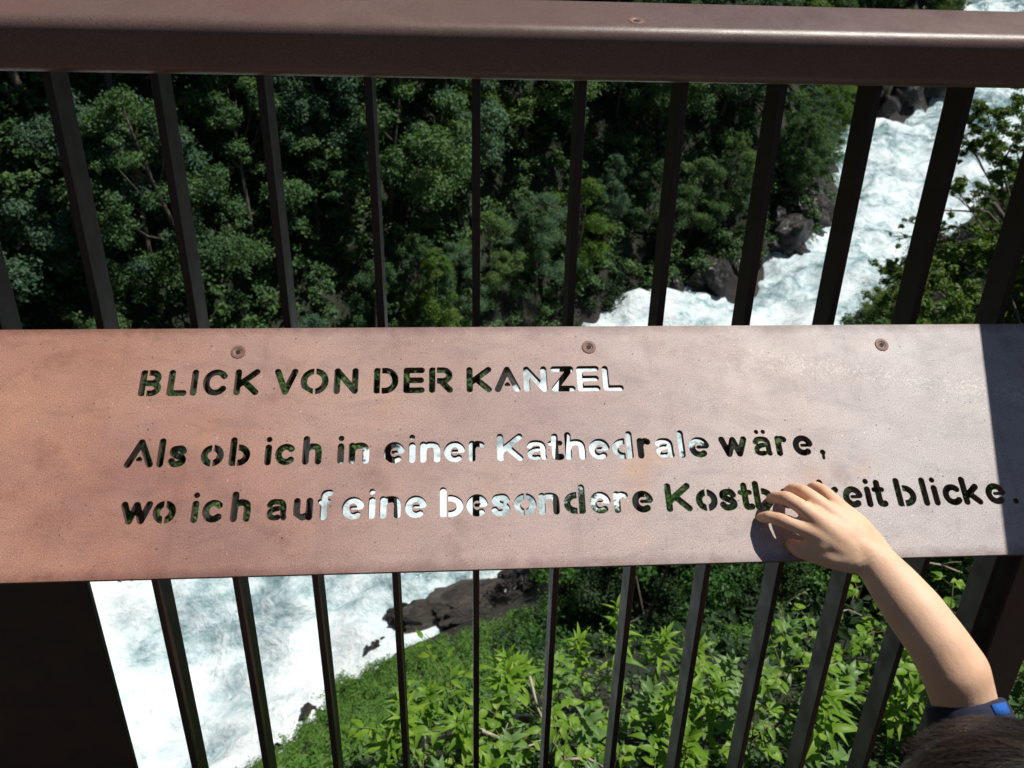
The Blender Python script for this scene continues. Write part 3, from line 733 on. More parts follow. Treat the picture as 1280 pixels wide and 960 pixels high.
# ------------------------------------------------------------------ foliage
def leaf_cloud(name, centers, radii, n, size, mat, up=0.5, seed=0, aspect=0.55, shell=0.55, squash=.7, droop=0.0):
    """many small folded leaves spread through clumps; two triangles per leaf"""
    r = np.random.default_rng(seed)
    centers = np.asarray(centers); radii = np.asarray(radii)
    w = radii**2; k = r.choice(len(centers), n, p=w/w.sum())
    d = r.normal(size=(n, 3)); d /= np.linalg.norm(d, axis=1)[:,None]
    d[:,2] = np.abs(d[:,2])*np.where(r.random(n) < .75, 1, -1)
    rad = (shell + (1-shell)*r.random(n))**1.0*(0.8+0.45*r.random(n)**3)
    P = centers[k] + d*(radii[k]*rad)[:,None]*np.array([1, 1, squash])
    nn = d*0.7 + r.normal(size=(n, 3))*0.6 + np.array([0, 0, up]); nn /= np.linalg.norm(nn, axis=1)[:,None]
    a = np.cross(nn, r.normal(size=(n, 3))); a /= np.linalg.norm(a, axis=1)[:,None]
    a[:,2] -= droop; a /= np.linalg.norm(a, axis=1)[:,None]
    b = np.cross(nn, a); b /= np.linalg.norm(b, axis=1)[:,None]
    s = size*(0.6+0.8*r.random(n))
    V = np.empty((n, 4, 3))
    V[:,0] = P - a*s[:,None]*.5; V[:,2] = P + a*s[:,None]*.5
    V[:,1] = P + b*(s*aspect*.5)[:,None] + nn*(s*.12)[:,None]; V[:,3] = P - b*(s*aspect*.5)[:,None] + nn*(s*.12)[:,None]
    i = np.arange(n)*4
    F = np.concatenate([np.stack([i, i+1, i+2], 1), np.stack([i, i+2, i+3], 1)])
    me = mesh_np(name, V.reshape(-1, 3), F, mat)
    tint = np.clip(r.normal(0.5, .22, n) + (r.random(len(centers))-.5)[k]*.5, 0, 1)
    at = me.attributes.new('tint', 'FLOAT', 'POINT'); at.data.foreach_set('value', np.repeat(tint, 4).astype(np.float32))
    return me
def make_tree(seed, H, R, nclump, nleaf, size, mat, trunk_r=.11, squash=.7):
    r = random.Random(seed); bm = bmesh.new()
    bend = Vector((r.uniform(-.12,.12), r.uniform(-.12,.12), 0))*H
    tp = [Vector((0,0,-0.8)), Vector((0,0,0)), Vector((0,0,H*.35)) + bend*.3, Vector((0,0,H*.65)) + bend*.7, Vector((0,0,H*.97)) + bend]
    bm_tube(bm, tp, [trunk_r*1.25, trunk_r, trunk_r*.8, trunk_r*.5, trunk_r*.15], 8)
    cs, rs = [], []
    for i in range(nclump):
        z = r.uniform(.22, 1.0); ring = (sin(pi*min(1, z*.92+.08))**.7)
        a = r.uniform(0, 2*pi); q = R*ring*sqrt(r.uniform(.15, 1))
        c = Vector((cos(a)*q, sin(a)*q, z*H)) + bend*z
        cs.append(tuple(c)); rs.append(R*r.choice((r.uniform(.08,.16), r.uniform(.16,.26), r.uniform(.24,.40)))*(1.15-.4*z))
        if i % 5 == 0:
            s0 = max(.12, z-.28); S = Vector((0,0,s0*H)) + bend*s0
            M_ = S.lerp(Vector(c), .55) + Vector((0,0,-.04*H))
            bm_tube(bm, [S, M_, Vector(c)], [trunk_r*.35, trunk_r*.2, trunk_r*.06], 5)
    wood = bm_mesh(bm, 'tree_wood', M_bark, True)
    return wood, leaf_cloud('tree_crown', cs, rs, nleaf, size, mat, .5, seed, squash=squash, shell=.25)
FT = [make_tree(100+i, (6.5, 5.6, 7.4, 6.0, 6.8, 5.0, 7.8)[i], (2.5, 2.8, 2.2, 2.9, 2.4, 2.6, 1.9)[i], (46, 60, 52, 34, 70, 40, 64)[i], (24000, 26000, 22000, 20000, 26000, 17000, 26000)[i], (.115, .10, .12, .14, .095, .13, .11)[i], M_leaf_far, squash=(.7, .55, .9, .6, .75, .5, 1.0)[i]) for i in range(7)]
ST = [make_tree(200+i, 2.3, 1.5, 30, 13000, .062, M_leaf_mid, .04) for i in range(4)]
gap_names = ['left of baluster 1'] + [f'between balusters {i} and {i+1}' for i in range(1, 10)] + ['right of baluster 10']
barx = [100,223,346,468,594,717,840,949,1062,1168]
used_lb = {}
def where(px, py):
    g_ = gap_names[sum(px > b for b in barx)]
    for lim, row in ((15,'above the handrail'), (95,'hidden behind the handrail'), (165,'right below the handrail'), (235,'upper middle'), (305,'lower middle'), (410,'just over the sign'),
                     (480,'behind the first text line'), (600,'behind the second text line'), (9999,'behind the third text line')):
        if py < lim: break
    return g_, row
def uniq(base): return base
def put_tree(kind_name, src, P, s, rz, lb, cat, group, tilt=(0, 0), leafm=None):
    root = empty(kind_name, P); root.rotation_euler = (tilt[0], tilt[1], rz); root.scale = (s, s, s*random.uniform(.9, 1.15))
    link('trunk', src[0], root); c = link('crown', src[1], root)
    if leafm is not None: c.material_slots[0].link = 'OBJECT'; c.material_slots[0].material = leafm
    tag(root, lb, cat, group); return root
# far bank forest: rows parallel to the bank
tree_spots = []
fb = resample(farP, 60); fnrm = normals(fb)
rnd = random.Random(5)
k = 0
for row, (off, step) in enumerate(((1.2, 1.1), (3.2, 1.6), (6.0, 2.1), (9.6, 2.7), (14.0, 3.8), (20, 5.2), (30, 9))):
    s = rnd.uniform(0, step); acc = 0
    for i in range(1, len(fb)):
        acc += (fb[i]-fb[i-1]).length
        while acc > s:
            s += step*rnd.uniform(.8, 1.25)
            p = fb[i] + fnrm[i]*off*rnd.uniform(.8, 1.2)
            z = h1(p.x, p.y); P = Vector((p.x, p.y, z))
            u, v, dd = to_px(P + Vector((0, 0, 3)))
            if dd < 3 or u < -220 or u > 1290 or v < -320 or v > 760 or dd > 110: continue
            tree_spots.append((P, u, v, row))
shade = [('dark green', M_leaf_far), ('blue green', M_leaf_far2), ('yellowish green', M_leaf_far3)]
for i, (P, u, v, row) in enumerate(tree_spots):
    if 925 < u < 1075 and 150 < v < 350 and row < 2: continue
    if 850 < u < 940 and v > 318 and row < 1: continue
    if (570 < u < 760 and 420 < v < 500 or 380 < u < 470 and 540 < v < 620) and row < 1: continue
    sc = (rnd.uniform(.32, .5), rnd.uniform(.55, .75))[row] if row < 2 else rnd.uniform(.75, 1.15)
    g_, rw = where(u, v); nm, lm = shade[rnd.choice([0, 0, 0, 1, 1, 2])]
    put_tree('broadleaf_tree', FT[rnd.randrange(7)], P, sc, rnd.uniform(0, 6.3), f'{nm} tree, {rw}, {g_}', 'tree', 'trees on the far side of the river',
             (rnd.uniform(-.1,.1), rnd.uniform(-.1,.1)), lm)
# shrubs on the near slope
near_sh = []
rnd = random.Random(11)
for (x0, x1, y0, y1, n) in ((740, 1290, 690, 810, 52), (1090, 1280, 470, 690, 14), (930, 1090, 600, 700, 8), (1100, 1400, 290, 480, 30), (1170, 1420, 225, 300, 16)):
    for _ in range(n):
        px, py = rnd.uniform(x0, x1), rnd.uniform(y0, y1)
        P = hit(px, py, 4.6)
        if P is None: continue
        d = (P-CAM).length
        if d < 4.7 or P.z < river_z(P.x, P.y) + .3: continue
        near_sh.append((P, px, py, d))
lowx = [215, 315, 410, 500, 594, 685, 772, 860, 948, 1030, 1120, 1200]
def wlow(px, py):
    n_ = sum(px > b for b in lowx); nm = ['first','second','third','fourth','fifth','sixth','seventh','eighth','ninth','tenth','eleventh','twelfth']
    return f'right of {nm[n_-1]} bar' if n_ > 0 else 'left of all bars'
for i, (P, px, py, d) in enumerate(near_sh):
    sc = rnd.uniform(.45, .9)*(.75 if py < 700 else 1)
    put_tree('shrub', ST[i % 4], P - Vector((0, 0, .35)), sc, rnd.uniform(0, 6.3), uniq(f'{"dark" if i % 4 else "lighter"} green shrub {wlow(px, py)} below the sign' if py > 690 else f'green shrub, {where(px, py)[1]}, {where(px, py)[0]}'), 'shrub', 'shrubs on the near slope', (0, 0), M_leaf_dark if py > 690 and i % 4 else (M_leaf_right if py < 500 else None))  # most shrubs below the sign take the leaf colour with shade painted in

# right-hand tree leaning out over the rapids
def clump_tree(name, base, clumps, nleaf, size, mat, trunk_r, seed, lb, cat, up=.4, squash=.8, shell=.2):
    root = empty(name, base); r = random.Random(seed); bm = bmesh.new()
    top = Vector((0, 0, 0)); cs = []; rs = []
    for (P, rad, w) in clumps:
        cs.append(P - base); rs.append(rad)
    mean = sum(cs, Vector())/len(cs)
    trunk = [Vector((0,0,-.6)), mean*.22 + Vector((0,0,.5)), mean*.55 + Vector((0,0,.35)), mean*.9]
    bm_tube(bm, trunk, [trunk_r*1.3, trunk_r, trunk_r*.7, trunk_r*.35], 8)
    for c, rad in zip(cs, rs):
        S = trunk[1].lerp(trunk[3], r.uniform(.2, 1)); M_ = S.lerp(c, .5) + Vector((r.uniform(-.2,.2), r.uniform(-.2,.2), r.uniform(-.1,.25)))
        bm_tube(bm, [S, M_, c], [trunk_r*.28, trunk_r*.17, trunk_r*.07], 5)
        for _ in range(7):
            d = Vector((r.gauss(0,1), r.gauss(0,1), r.gauss(0,.6))).normalized()*rad*r.uniform(.7,1.1)
            q = M_.lerp(c, r.uniform(.5,1)); bm_tube(bm, [q, q.lerp(c+d, .5)+Vector((0,0,.03)), c+d], [trunk_r*.06, trunk_r*.045, trunk_r*.02], 4)
    link('trunk', bm_mesh(bm, 'tree_wood', M_bark, True), root)
    allc, allr = [], []
    rr_ = random.Random(seed+1)
    for (c, rad, w) in zip(cs, rs, [k[2] for k in clumps]):
        for _ in range(int(30*w)):
            d = Vector((rr_.gauss(0,1), rr_.gauss(0,1), rr_.gauss(0,.7))); d = d.normalized()*rad*rr_.uniform(.2,1)
            allc.append(tuple(c+d)); allr.append(rad*rr_.uniform(.16,.34))
    link('crown', leaf_cloud('tree_crown', allc, allr, nleaf, size, mat, up, seed, squash=squash, shell=shell), root)
    tag(root, lb, cat); return root
def clumps(L, dep, seed):
    r = random.Random(seed); out = []
    for px, py, rp, w in L:
        d = dep + r.uniform(-.8, .8); out.append((at_depth(px, py, d), rp*d/FOC, w))
    return out
base = hit(1330, 600, 4.6) or at_depth(1330, 600, 12)
base = Vector((base.x, base.y, h1(base.x, base.y)))
clump_tree('leaning_tree', base, clumps([(1150,345,38,1),(1195,330,42,1.2),(1240,310,45,1.2),(1115,335,26,.6),(1290,330,60,1.4),(1150,390,36,1),(1210,385,42,1.2),(1270,390,50,1.2),(1110,375,20,.4),(1330,270,60,1.2),(1290,240,40,.8),(1180,290,24,.5),(1220,430,60,1.2),(1150,440,45,1)], 9.5, 3),
   60000, .05, M_leaf_right, .13, 31, 'dense leafy tree on the near bank leaning over the rapids at the right', 'tree')
base2 = base + Vector((.9, .8, 0)); base2.z = h1(base2.x, base2.y)
clump_tree('airy_tree', base2, clumps([(1235,145,30,.6),(1268,175,34,.7),(1215,185,26,.5),(1255,215,32,.6),(1195,235,24,.35),(1290,135,36,.7),(1240,175,28,.5),(1300,210,40,.8),(1135,275,16,.16),(1160,262,18,.2),(1225,245,26,.35),(1120,300,14,.12),(1285,260,34,.5)], 9.8, 4),
   20000, .043, M_leaf_right, .09, 33, 'airy thin branched tree with the white water showing through its leaves', 'tree', squash=.7)

# undergrowth and grass: uncountable ground cover
def ground_cover(name, lb, regions, n, size, mat, seed, lift=.12, aspect=.5, smin=4.6, dz=.05):
    r = np.random.default_rng(seed); pts = []
    for (x0, x1, y0, y1, k) in regions:
        px = r.uniform(x0, x1, k); py = r.uniform(y0, y1, k)
        for a, b in zip(px, py):
            P = hit(a, b, smin)
            if P is None or P.z < river_z(P.x, P.y) + dz: continue
            if name == 'bank_grass' and b < 850 - (a-430)*.36 and 430 < a < 720: continue
            pts.append(tuple(P + Vector((0, 0, lift*random.uniform(.0, 1.3)))))
    pts = np.array(pts)
    rs = np.linalg.norm(pts - np.array(CAM), axis=1)*.012
    me = leaf_cloud(name, pts, rs, n, size, mat, .9, seed, aspect, shell=.2, squash=.8)
    o = link(name, me); tag(o, lb, 'ground cover', kind='stuff'); return o
ground_cover('forest_undergrowth', 'dark low undergrowth between the trees on the far slope', [(-150, 1100, 60, 720, 3600)], 170000, .12, M_leaf_far, 51, .7)
ground_cover('bank_grass', 'short bright green grass and herbs on the near bank slope', [(250, 700, 780, 1000, 2600), (640, 1000, 700, 820, 900)], 90000, .055, M_grass, 52, .16, .3, 4.6, -.15)
ground_cover('painted_shade_cover', 'low green plants with shade painted into their leaves on the near slope behind the sign', [(700, 1400, 290, 800, 2200), (620, 1290, 780, 850, 500)], 80000, .075, M_leaf_dark, 53, .3, .5, 3.75)
# ------------------------------------------------------------------ near plants, leaf by leaf
def leaf_mesh(name, L, Wd, mat, curl=.25, fold=.18, serr=0.0, n=6, tint=.5):
    V, F = [], []
    for i in range(n+1):
        t = i/n; w = Wd*.56*(sin(pi*min(1, t**.72))**.9*(1.12-.35*t) if 0 < t < 1 else 0.03)
        if serr: w *= 1 + (serr if i % 2 else -serr)
        z = -curl*L*t*t + .05*L*sin(pi*t); x = L*t*(1-.1*curl*t)
        V += [(x, -w, z + fold*w*2), (x, 0, z), (x, w, z + fold*w*2)]
    for i in range(n):
        a = i*3; F += [(a, a+1, a+4, a+3), (a+1, a+2, a+5, a+4)]
    me = mesh_np(name, V, F, mat, True)
    at = me.attributes.new('tint', 'FLOAT', 'POINT'); at.data.foreach_set('value', np.full(len(V), tint, np.float32))
    return me
LFS = {
 'herb': [leaf_mesh('herb_leaf', .142, .031, M_leaf_near, c, .2, tint=tn) for c, tn in ((.15,.7), (.35,.5), (.6,.35))],
 'broad': [leaf_mesh('broad_leaf', .098, .038, M_leaf_near, c, .15, tint=tn) for c, tn in ((.15,.5), (.35,.35), (.5,.25))],
 'blue': [leaf_mesh('pale_leaf', .125, .045, M_leaf_blue, c, .18, tint=tn) for c, tn in ((.2,.6), (.4,.4))],
 'bram': [leaf_mesh('serrate_leaf', .065, .044, M_leaf_near, c, .2, .1, 8, tint=tn) for c, tn in ((.15,.45), (.35,.3))],
 'small': [leaf_mesh('small_leaf', .036, .017, M_leaf_blue, c, .2, n=4, tint=tn) for c, tn in ((.2,.5), (.4,.3))],
}
stem_cache = {}
def plant_proto(kind, H, nl, seed):
    """(stem mesh, [(leaf mesh, matrix)])"""
    r = random.Random(seed); bm = bmesh.new(); L = []
    lean = Vector((r.uniform(-.2,.2), r.uniform(-.2,.2), 1)); top = lean*H
    def pt(t): return Vector((lean.x*H*t*t, lean.y*H*t*t, H*t))
    bm_tube(bm, [pt(0)-Vector((0,0,.15)), pt(.35), pt(.7), pt(1)], [.006, .005, .0035, .002], 5)
    def put(src, P, az, el, roll, s):
        q = Matrix.Rotation(az, 4, 'Z') @ Matrix.Rotation(-el, 4, 'Y') @ Matrix.Rotation(roll, 4, 'X')
        L.append((src, Matrix.Translation(P) @ q @ Matrix.Scale(s, 4)))
    if kind in ('herb', 'blue'):
        for i in range(nl):
            t = .35 + .65*(i/(nl-1))**.6; az = i*2.4 + r.uniform(-.25,.25)
            el = radians(5 + 55*max(0, t-.5)*1.6 + r.uniform(-14, 14)); s = (1.2 - .65*max(0, t-.55)*1.6)*r.uniform(.8,1.15)
            put(r.choice(LFS[kind]), pt(t), az, el, r.uniform(-.3,.3), s)
    elif kind in ('broad', 'small'):
        nb = 5 if kind == 'broad' else 6
        for b in range(nb):
            t0 = .3 + .68*b/(nb-1); az = b*2.3 + r.uniform(-.4,.4); S = pt(t0); ln = H*r.uniform(.35,.55)*(1.2-.6*t0)
            E = S + Vector((cos(az), sin(az), r.uniform(.25,.7)))*ln
            bm_tube(bm, [S, S.lerp(E, .5)+Vector((0,0,.01)), E], [.003,.0025,.0015], 4)
            m_ = max(2, nl//nb)
            for i in range(m_):
                f = .25 + .75*i/(m_-1); side = 1 if i % 2 else -1
                put(r.choice(LFS[kind]), S.lerp(E, f), az + side*radians(r.uniform(35,60))*(1 if i < m_-1 else .1), radians(r.uniform(-15,25)), r.uniform(-.4,.4), r.uniform(.75,1.15))
    else:
        nb = nl//3
        for b in range(nb):
            t0 = .25 + .75*b/max(1, nb-1); az = b*2.4 + r.uniform(-.3,.3); S = pt(t0); ln = r.uniform(.05,.10)
            E = S + Vector((cos(az), sin(az), r.uniform(.1,.6)))*ln
            bm_tube(bm, [S, E], [.002,.0015], 4)
            for k_, s_ in ((-1.15,.85), (0,1.1), (1.15,.85)):
                put(r.choice(LFS['bram']), E, az+k_, radians(r.uniform(-15,15)), r.uniform(-.2,.2), s_*r.uniform(.85,1.15))
    return bm_mesh(bm, 'plant_stem', M_stem, True), L
PR = {'herb': [plant_proto('herb', .62+.12*i, 26, 60+i) for i in range(3)], 'broad': [plant_proto('broad', .5+.1*i, 25, 70+i) for i in range(3)],
      'blue': [plant_proto('blue', .5+.12*i, 20, 80+i) for i in range(2)], 'bram': [plant_proto('bram', .55+.1*i, 27, 90+i) for i in range(3)],
      'small': [plant_proto('small', .55+.1*i, 36, 95+i) for i in range(2)]}
desc = {'herb': 'bright upright herb with narrow whorled leaves', 'broad': 'bushy plant with oval green leaves', 'blue': 'tall pale green plant with drooping leaves',
        'bram': 'bramble plant with toothed triple leaves', 'small': 'twiggy bush with small greyish leaves'}
cats = {'herb': 'herb', 'broad': 'bush', 'blue': 'herb', 'bram': 'bramble', 'small': 'bush'}
def put_plant(kind, v, P, s, rz, lb, tilt=(0,0)):
    root = empty('leafy_plant', P); root.rotation_euler = (tilt[0], tilt[1], rz); root.scale = (s, s, s)
    stem, L = PR[kind][v % len(PR[kind])]
    link('stem', stem, root)
    for src, M4 in L:
        o = bpy.data.objects.new('leaf', src); COL.objects.link(o); o.parent = root; o.matrix_basis = M4
    tag(root, lb, cats[kind], 'leafy plants on the ledge below the sign')
rnd = random.Random(21)
spots = []
specs = [('herb',540,860),('herb',520,905),('broad',575,880),('broad',600,930),('herb',640,850),('herb',655,815),('blue',625,880),('broad',660,900),('broad',560,950),('broad',690,930),
 ('herb',735,850),('herb',770,870),('bram',740,920),('small',745,820),('small',770,840),('herb',820,835),('herb',845,850),('blue',800,900),('blue',900,860),('blue',925,885),('small',880,840),
 ('broad',870,900),('herb',810,950),('blue',900,950),('herb',880,935),('broad',950,940),('broad',975,870),('bram',1000,850),('bram',1040,845),('small',985,820),('bram',1080,800),('bram',1110,860),
 ('bram',1140,900),('bram',1075,890),('blue',1020,910),('broad',1100,930),('herb',1060,950),('bram',1160,850),('bram',1200,820),('bram',1230,790),('bram',1215,735),('bram',1090,740),('broad',1250,850),
 ('broad',480,930),('herb',470,950),('blue',700,870),('bram',620,960),('bram',700,960),('bram',770,960),('bram',850,970),('bram',930,980),('herb',1000,960),('bram',1150,960),('broad',1200,940)]
for _ in range(30):
    specs.append((rnd.choice(['herb','herb','herb','broad','bram','small','blue','blue']), rnd.uniform(500, 1270), rnd.uniform(850, 1010)))
order = ['lower', 'middle', 'upper']
for i, (kd, px, py) in enumerate(specs):
    # the listed pixel is where the tip stands: go down to the ground below it
    s = rnd.uniform(.75, 1.1) if kd != 'small' else rnd.uniform(.7, 1)
    dep = 2.55 + 1.1*max(0, min(1, (1000-py)/200)) + rnd.uniform(-.15,.15)
    T = at_depth(px, py, dep)
    H = .62*s
    z = max(h1(T.x, T.y) - .02, T.z - H*1.25)
    s2 = min(1.4, max(.65, (T.z - z)/.6))
    band = 'lower' if py > 920 else ('middle' if py > 865 else 'upper')
    lb = uniq(f'{desc[kd]}, {band} row {wlow(px, py)}')
    put_plant(kd, i, Vector((T.x, T.y, z)), s2, rnd.uniform(0, 6.3), lb, (rnd.uniform(-.15,.15), rnd.uniform(-.15,.15)))
# low leaves filling the ledge between the plants
r_ = np.random.default_rng(61); pts = []
for _ in range(1100):
    P = hit(r_.uniform(440, 1330), r_.uniform(835, 1090), 2.0)
    if P is not None and (P-CAM).length < 5.2: pts.append(tuple(P + Vector((0, 0, r_.uniform(0, .08)))))
o = link('ledge_groundcover', leaf_cloud('ledge_groundcover', pts, np.full(len(pts), .08), 9000, .034, M_leaf_far, .8, 62, .5, .1)); tag(o, 'low green leaves covering the ledge between the taller plants', 'ground cover', kind='stuff')
# dead twigs
def twig(pts, r0, lb):
    bm = bmesh.new(); P = [at_depth(*p) for p in pts]
    bm_tube(bm, P, [r0*(1-.6*i/(len(P)-1)) for i in range(len(P))], 6)
    for i in range(1, len(P)-1):
        d = (P[i+1]-P[i]).length; q = P[i] + Vector((random.uniform(-1,1), random.uniform(-.4,.8), random.uniform(.2,1))).normalized()*d*.7
        bm_tube(bm, [P[i], P[i].lerp(q, .5)+Vector((0,0,.01)), q], [r0*.5, r0*.35, r0*.15], 5)
    o = link('dead_branch', bm_mesh(bm, 'dead_branch', M_dead, True)); tag(o, lb, 'branch', 'dead branches among the plants')
twig([(600,912,2.7),(628,925,2.75),(645,938,2.8),(668,930,2.85)], .008, 'pale dead branch lying among leaves right of the fifth lower bar')
twig([(662,845,2.8),(672,885,2.8),(690,925,2.75),(720,965,2.7)], .006, 'thin dead branch running down beside the sixth lower bar')
twig([(700,950,2.7),(735,948,2.7),(760,962,2.7)], .008, 'short grey branch at the bottom edge right of the sixth bar')
twig([(1150,702,4.5),(1175,706,4.5),(1208,718,4.5),(1230,738,4.5)], .007, 'dry twig just under the right end of the sign')
twig([(1030,770,3.4),(1060,762,3.4),(1090,775,3.4)], .005, 'pale curved twig left of the child arm')
twig([(1120,830,3.0),(1145,850,3.0),(1165,880,3.0)], .004, 'thin bare twig beside the child elbow')

# ------------------------------------------------------------------ the child
def HPt(px, py, h):
    X, v = plate_xy(px, py, h)
    # plate_xy measures from the plane's own top edge: rebuild the point
    return RW(P0 + e_n*h + e_dn*v + Vector((X, 0, 0)))
def capsules(segs, voxel, name, mat, smooth_it=6, flat=()):
    bm = bmesh.new()
    for (a, ra), (b, rb) in segs:
        a = Vector(a); b = Vector(b)
        for c, r in ((a, ra), (b, rb)):
            bmesh.ops.create_icosphere(bm, subdivisions=3, radius=r, matrix=Matrix.Translation(c))
        d = b-a; L = d.length
        if L > 1e-5:
            # tangent-cone between the spheres
            sn = max(-.95, min(.95, (ra-rb)/L)); cs_ = sqrt(1-sn*sn); u = d/L
            q = u.to_track_quat('Z', 'Y').to_matrix().to_4x4()
            r = bmesh.ops.create_cone(bm, cap_ends=True, segments=24, radius1=ra*cs_, radius2=rb*cs_, depth=L - sn*(ra-rb)*-0 )
            A_ = a + u*ra*sn; Bq = b + u*rb*sn; dd = (Bq-A_).length
            for v in r['verts']:
                t = 0 if v.co.z < 0 else 1
                v.co = (A_ if t == 0 else Bq) + (q @ Vector((v.co.x, v.co.y, 0)))
    for (a, b, ra, rb) in flat:
        a = Vector(a); b = Vector(b); q = (b-a).to_track_quat('Z', 'Y').to_matrix().to_4x4(); q.translation = (a+b)/2
        bmesh.ops.create_cone(bm, cap_ends=True, segments=32, radius1=ra, radius2=rb, depth=(b-a).length, matrix=q)
    me = bm_mesh(bm, name + '_raw')
    o = bpy.data.objects.new('tmp', me); COL.objects.link(o)
    md = o.modifiers.new('r', 'REMESH'); md.mode = 'VOXEL'; md.voxel_size = voxel; md.use_smooth_shade = True
    sm = o.modifiers.new('s', 'SMOOTH'); sm.factor = .5; sm.iterations = smooth_it
    dg = bpy.context.evaluated_depsgraph_get(); out = bpy.data.meshes.new_from_object(o.evaluated_get(dg))
    bpy.data.objects.remove(o); out.name = name
    out.materials.clear(); out.materials.append(mat)
    for p in out.polygons: p.use_smooth = True
    return out
def chain(L): return list(zip(L, L[1:]))
segs = []
idx_ = [(HPt(951,647,.005),.0052),(HPt(962,646,.018),.0060),(HPt(978,650,.029),.0066),(HPt(998,658,.036),.0066),(HPt(1019,666,.038),.0088)]
mid_ = [(HPt(963,624,.005),.0052),(HPt(970,621,.020),.0060),(HPt(984,623,.035),.0067),(HPt(1001,633,.043),.0068),(HPt(1020,648,.043),.0090)]
rin_ = [(HPt(985,613,.005),.0050),(HPt(992,611,.020),.0058),(HPt(1004,614,.034),.0064),(HPt(1017,623,.040),.0066),(HPt(1034,638,.041),.0086)]
pin_ = [(HPt(1013,609,.005),.0046),(HPt(1019,608,.015),.0052),(HPt(1029,613,.026),.0056),(HPt(1038,621,.032),.0060),(HPt(1050,635,.036),.0078)]
thu_ = [(HPt(989,681,.008),.0062),(HPt(1000,687,.016),.0078),(HPt(1018,692,.024),.0088),(HPt(1040,695,.032),.0115),(HPt(1066,696,.036),.0150)]
idx_, mid_, rin_, pin_, thu_ = [[(p, r*(1.22 if k else 1.14)) for k, (p, r) in enumerate(c)] for c in (idx_, mid_, rin_, pin_, thu_)]
for c in (idx_, mid_, rin_, pin_, thu_): segs += chain(c)
wr = [HPt(1079,700,.039), HPt(1087,690,.039)]
wr2 = HPt(1092,681,.036)
for c, w, r in ((idx_, wr[0], .0155), (mid_, wr[0], .0158), (mid_, wr[1], .0158), (rin_, wr[1], .0158), (pin_, wr2, .0135)):
    m_ = c[-1][0].lerp(w, .5)
    segs += chain([c[-1], (m_, (c[-1][1]+r)/2 + .0025), (w, r)])
for a_, b_2 in ((idx_, mid_), (mid_, rin_), (rin_, pin_)):
    q1 = a_[-1][0].lerp(b_2[-1][0], .5).lerp(wr[1], .22); segs += chain([(q1, .0092), (q1.lerp(wr[1], .6), .0145)])
segs += chain([(thu_[3][0].lerp(idx_[-1][0], .45), .0115), (wr[0], .016)])
zw = to_px(wr[1])[2]
def AP(px, py, k): return at_depth(px, py, k)
arm = [(wr[0].lerp(wr[1], .6), .0195), (AP(1097,706,zw-.006), .0222), (AP(1118,732,zw-.02), .0262), (AP(1143,764,zw-.035), .0295), (AP(1172,803,zw-.05), .0300),
       (AP(1193,838,zw-.058), .0325), (AP(1206,880,zw-.05), .0305), (AP(1218,915,zw-.065), .034), (AP(1228,945,zw-.07), .040)]
segs += chain([(mid_[-1][0].lerp(wr[1], .45), .0135), arm[0], arm[1]]) + [((thu_[2][0].lerp(idx_[-2][0], .3), .0085), (thu_[3][0].lerp(idx_[-1][0], .5), .0125))]
segs += chain(arm) + [((wr2, .013), arm[1])]
SH = arm[-1][0]
ctrl_h = at_depth(1240, 1056, .62)       # head centre
Hc = ctrl_h
chest = Vector((SH.x + .01, SH.y - .125, SH.z - .06)); LS = Vector((SH.x+.01, SH.y - .25, SH.z - .03))
pel = Vector((chest.x + .03, chest.y, FLOOR + .50)); bel = chest.lerp(pel, .55)
neck = Vector((chest.x - .02, chest.y + .005, chest.z + .085))
f_ = Vector((-.93, .12, -.34)).normalized(); hz = Vector((0,0,1)); hl = hz.cross(f_).normalized(); hu = f_.cross(hl).normalized()
segs += [((SH, .040), (chest + Vector((0,.06,.02)), .055)), ((LS, .040), (chest + Vector((0,-.06,.02)), .055)), ((chest + Vector((0,.055,0)), .06), (chest + Vector((0,-.055,0)), .06)),
         ((chest, .07), (bel, .075)), ((bel + Vector((0,.03,0)), .07), (pel + Vector((0,.035,0)), .075)), ((bel - Vector((0,.03,0)), .07), (pel - Vector((0,.035,0)), .075)),
         ((chest + Vector((-.01,0,.06)), .038), (Hc - hu*.05 - f_*.02, .034))]
# head
def Hp(a, b, c): return Hc + f_*a + hl*b + hu*c
segs += [((Hp(.005,0,.008), .0745), (Hp(-.022,0,.010), .074)), ((Hp(.025,0,-.02), .056), (Hp(.04,0,-.055), .034)), ((Hp(.052,.0,.0), .030), (Hp(.050,0,.035), .038)),
         ((Hp(.078,0,-.004), .005), (Hp(.092,0,-.024), .0075)), ((Hp(.05,.026,-.025), .026), (Hp(.05,.03,-.03), .024)), ((Hp(.05,-.026,-.025), .026), (Hp(.05,-.03,-.03), .024)),
         ((Hp(-.005,.074,.0), .008), (Hp(-.012,.082,.018), .010)), ((Hp(-.012,.082,.018), .010), (Hp(-.006,.077,-.018), .006)),
         ((Hp(-.005,-.074,.0), .008), (Hp(-.012,-.082,.018), .010)), ((Hp(-.012,-.082,.018), .010), (Hp(-.006,-.077,-.018), .006))]
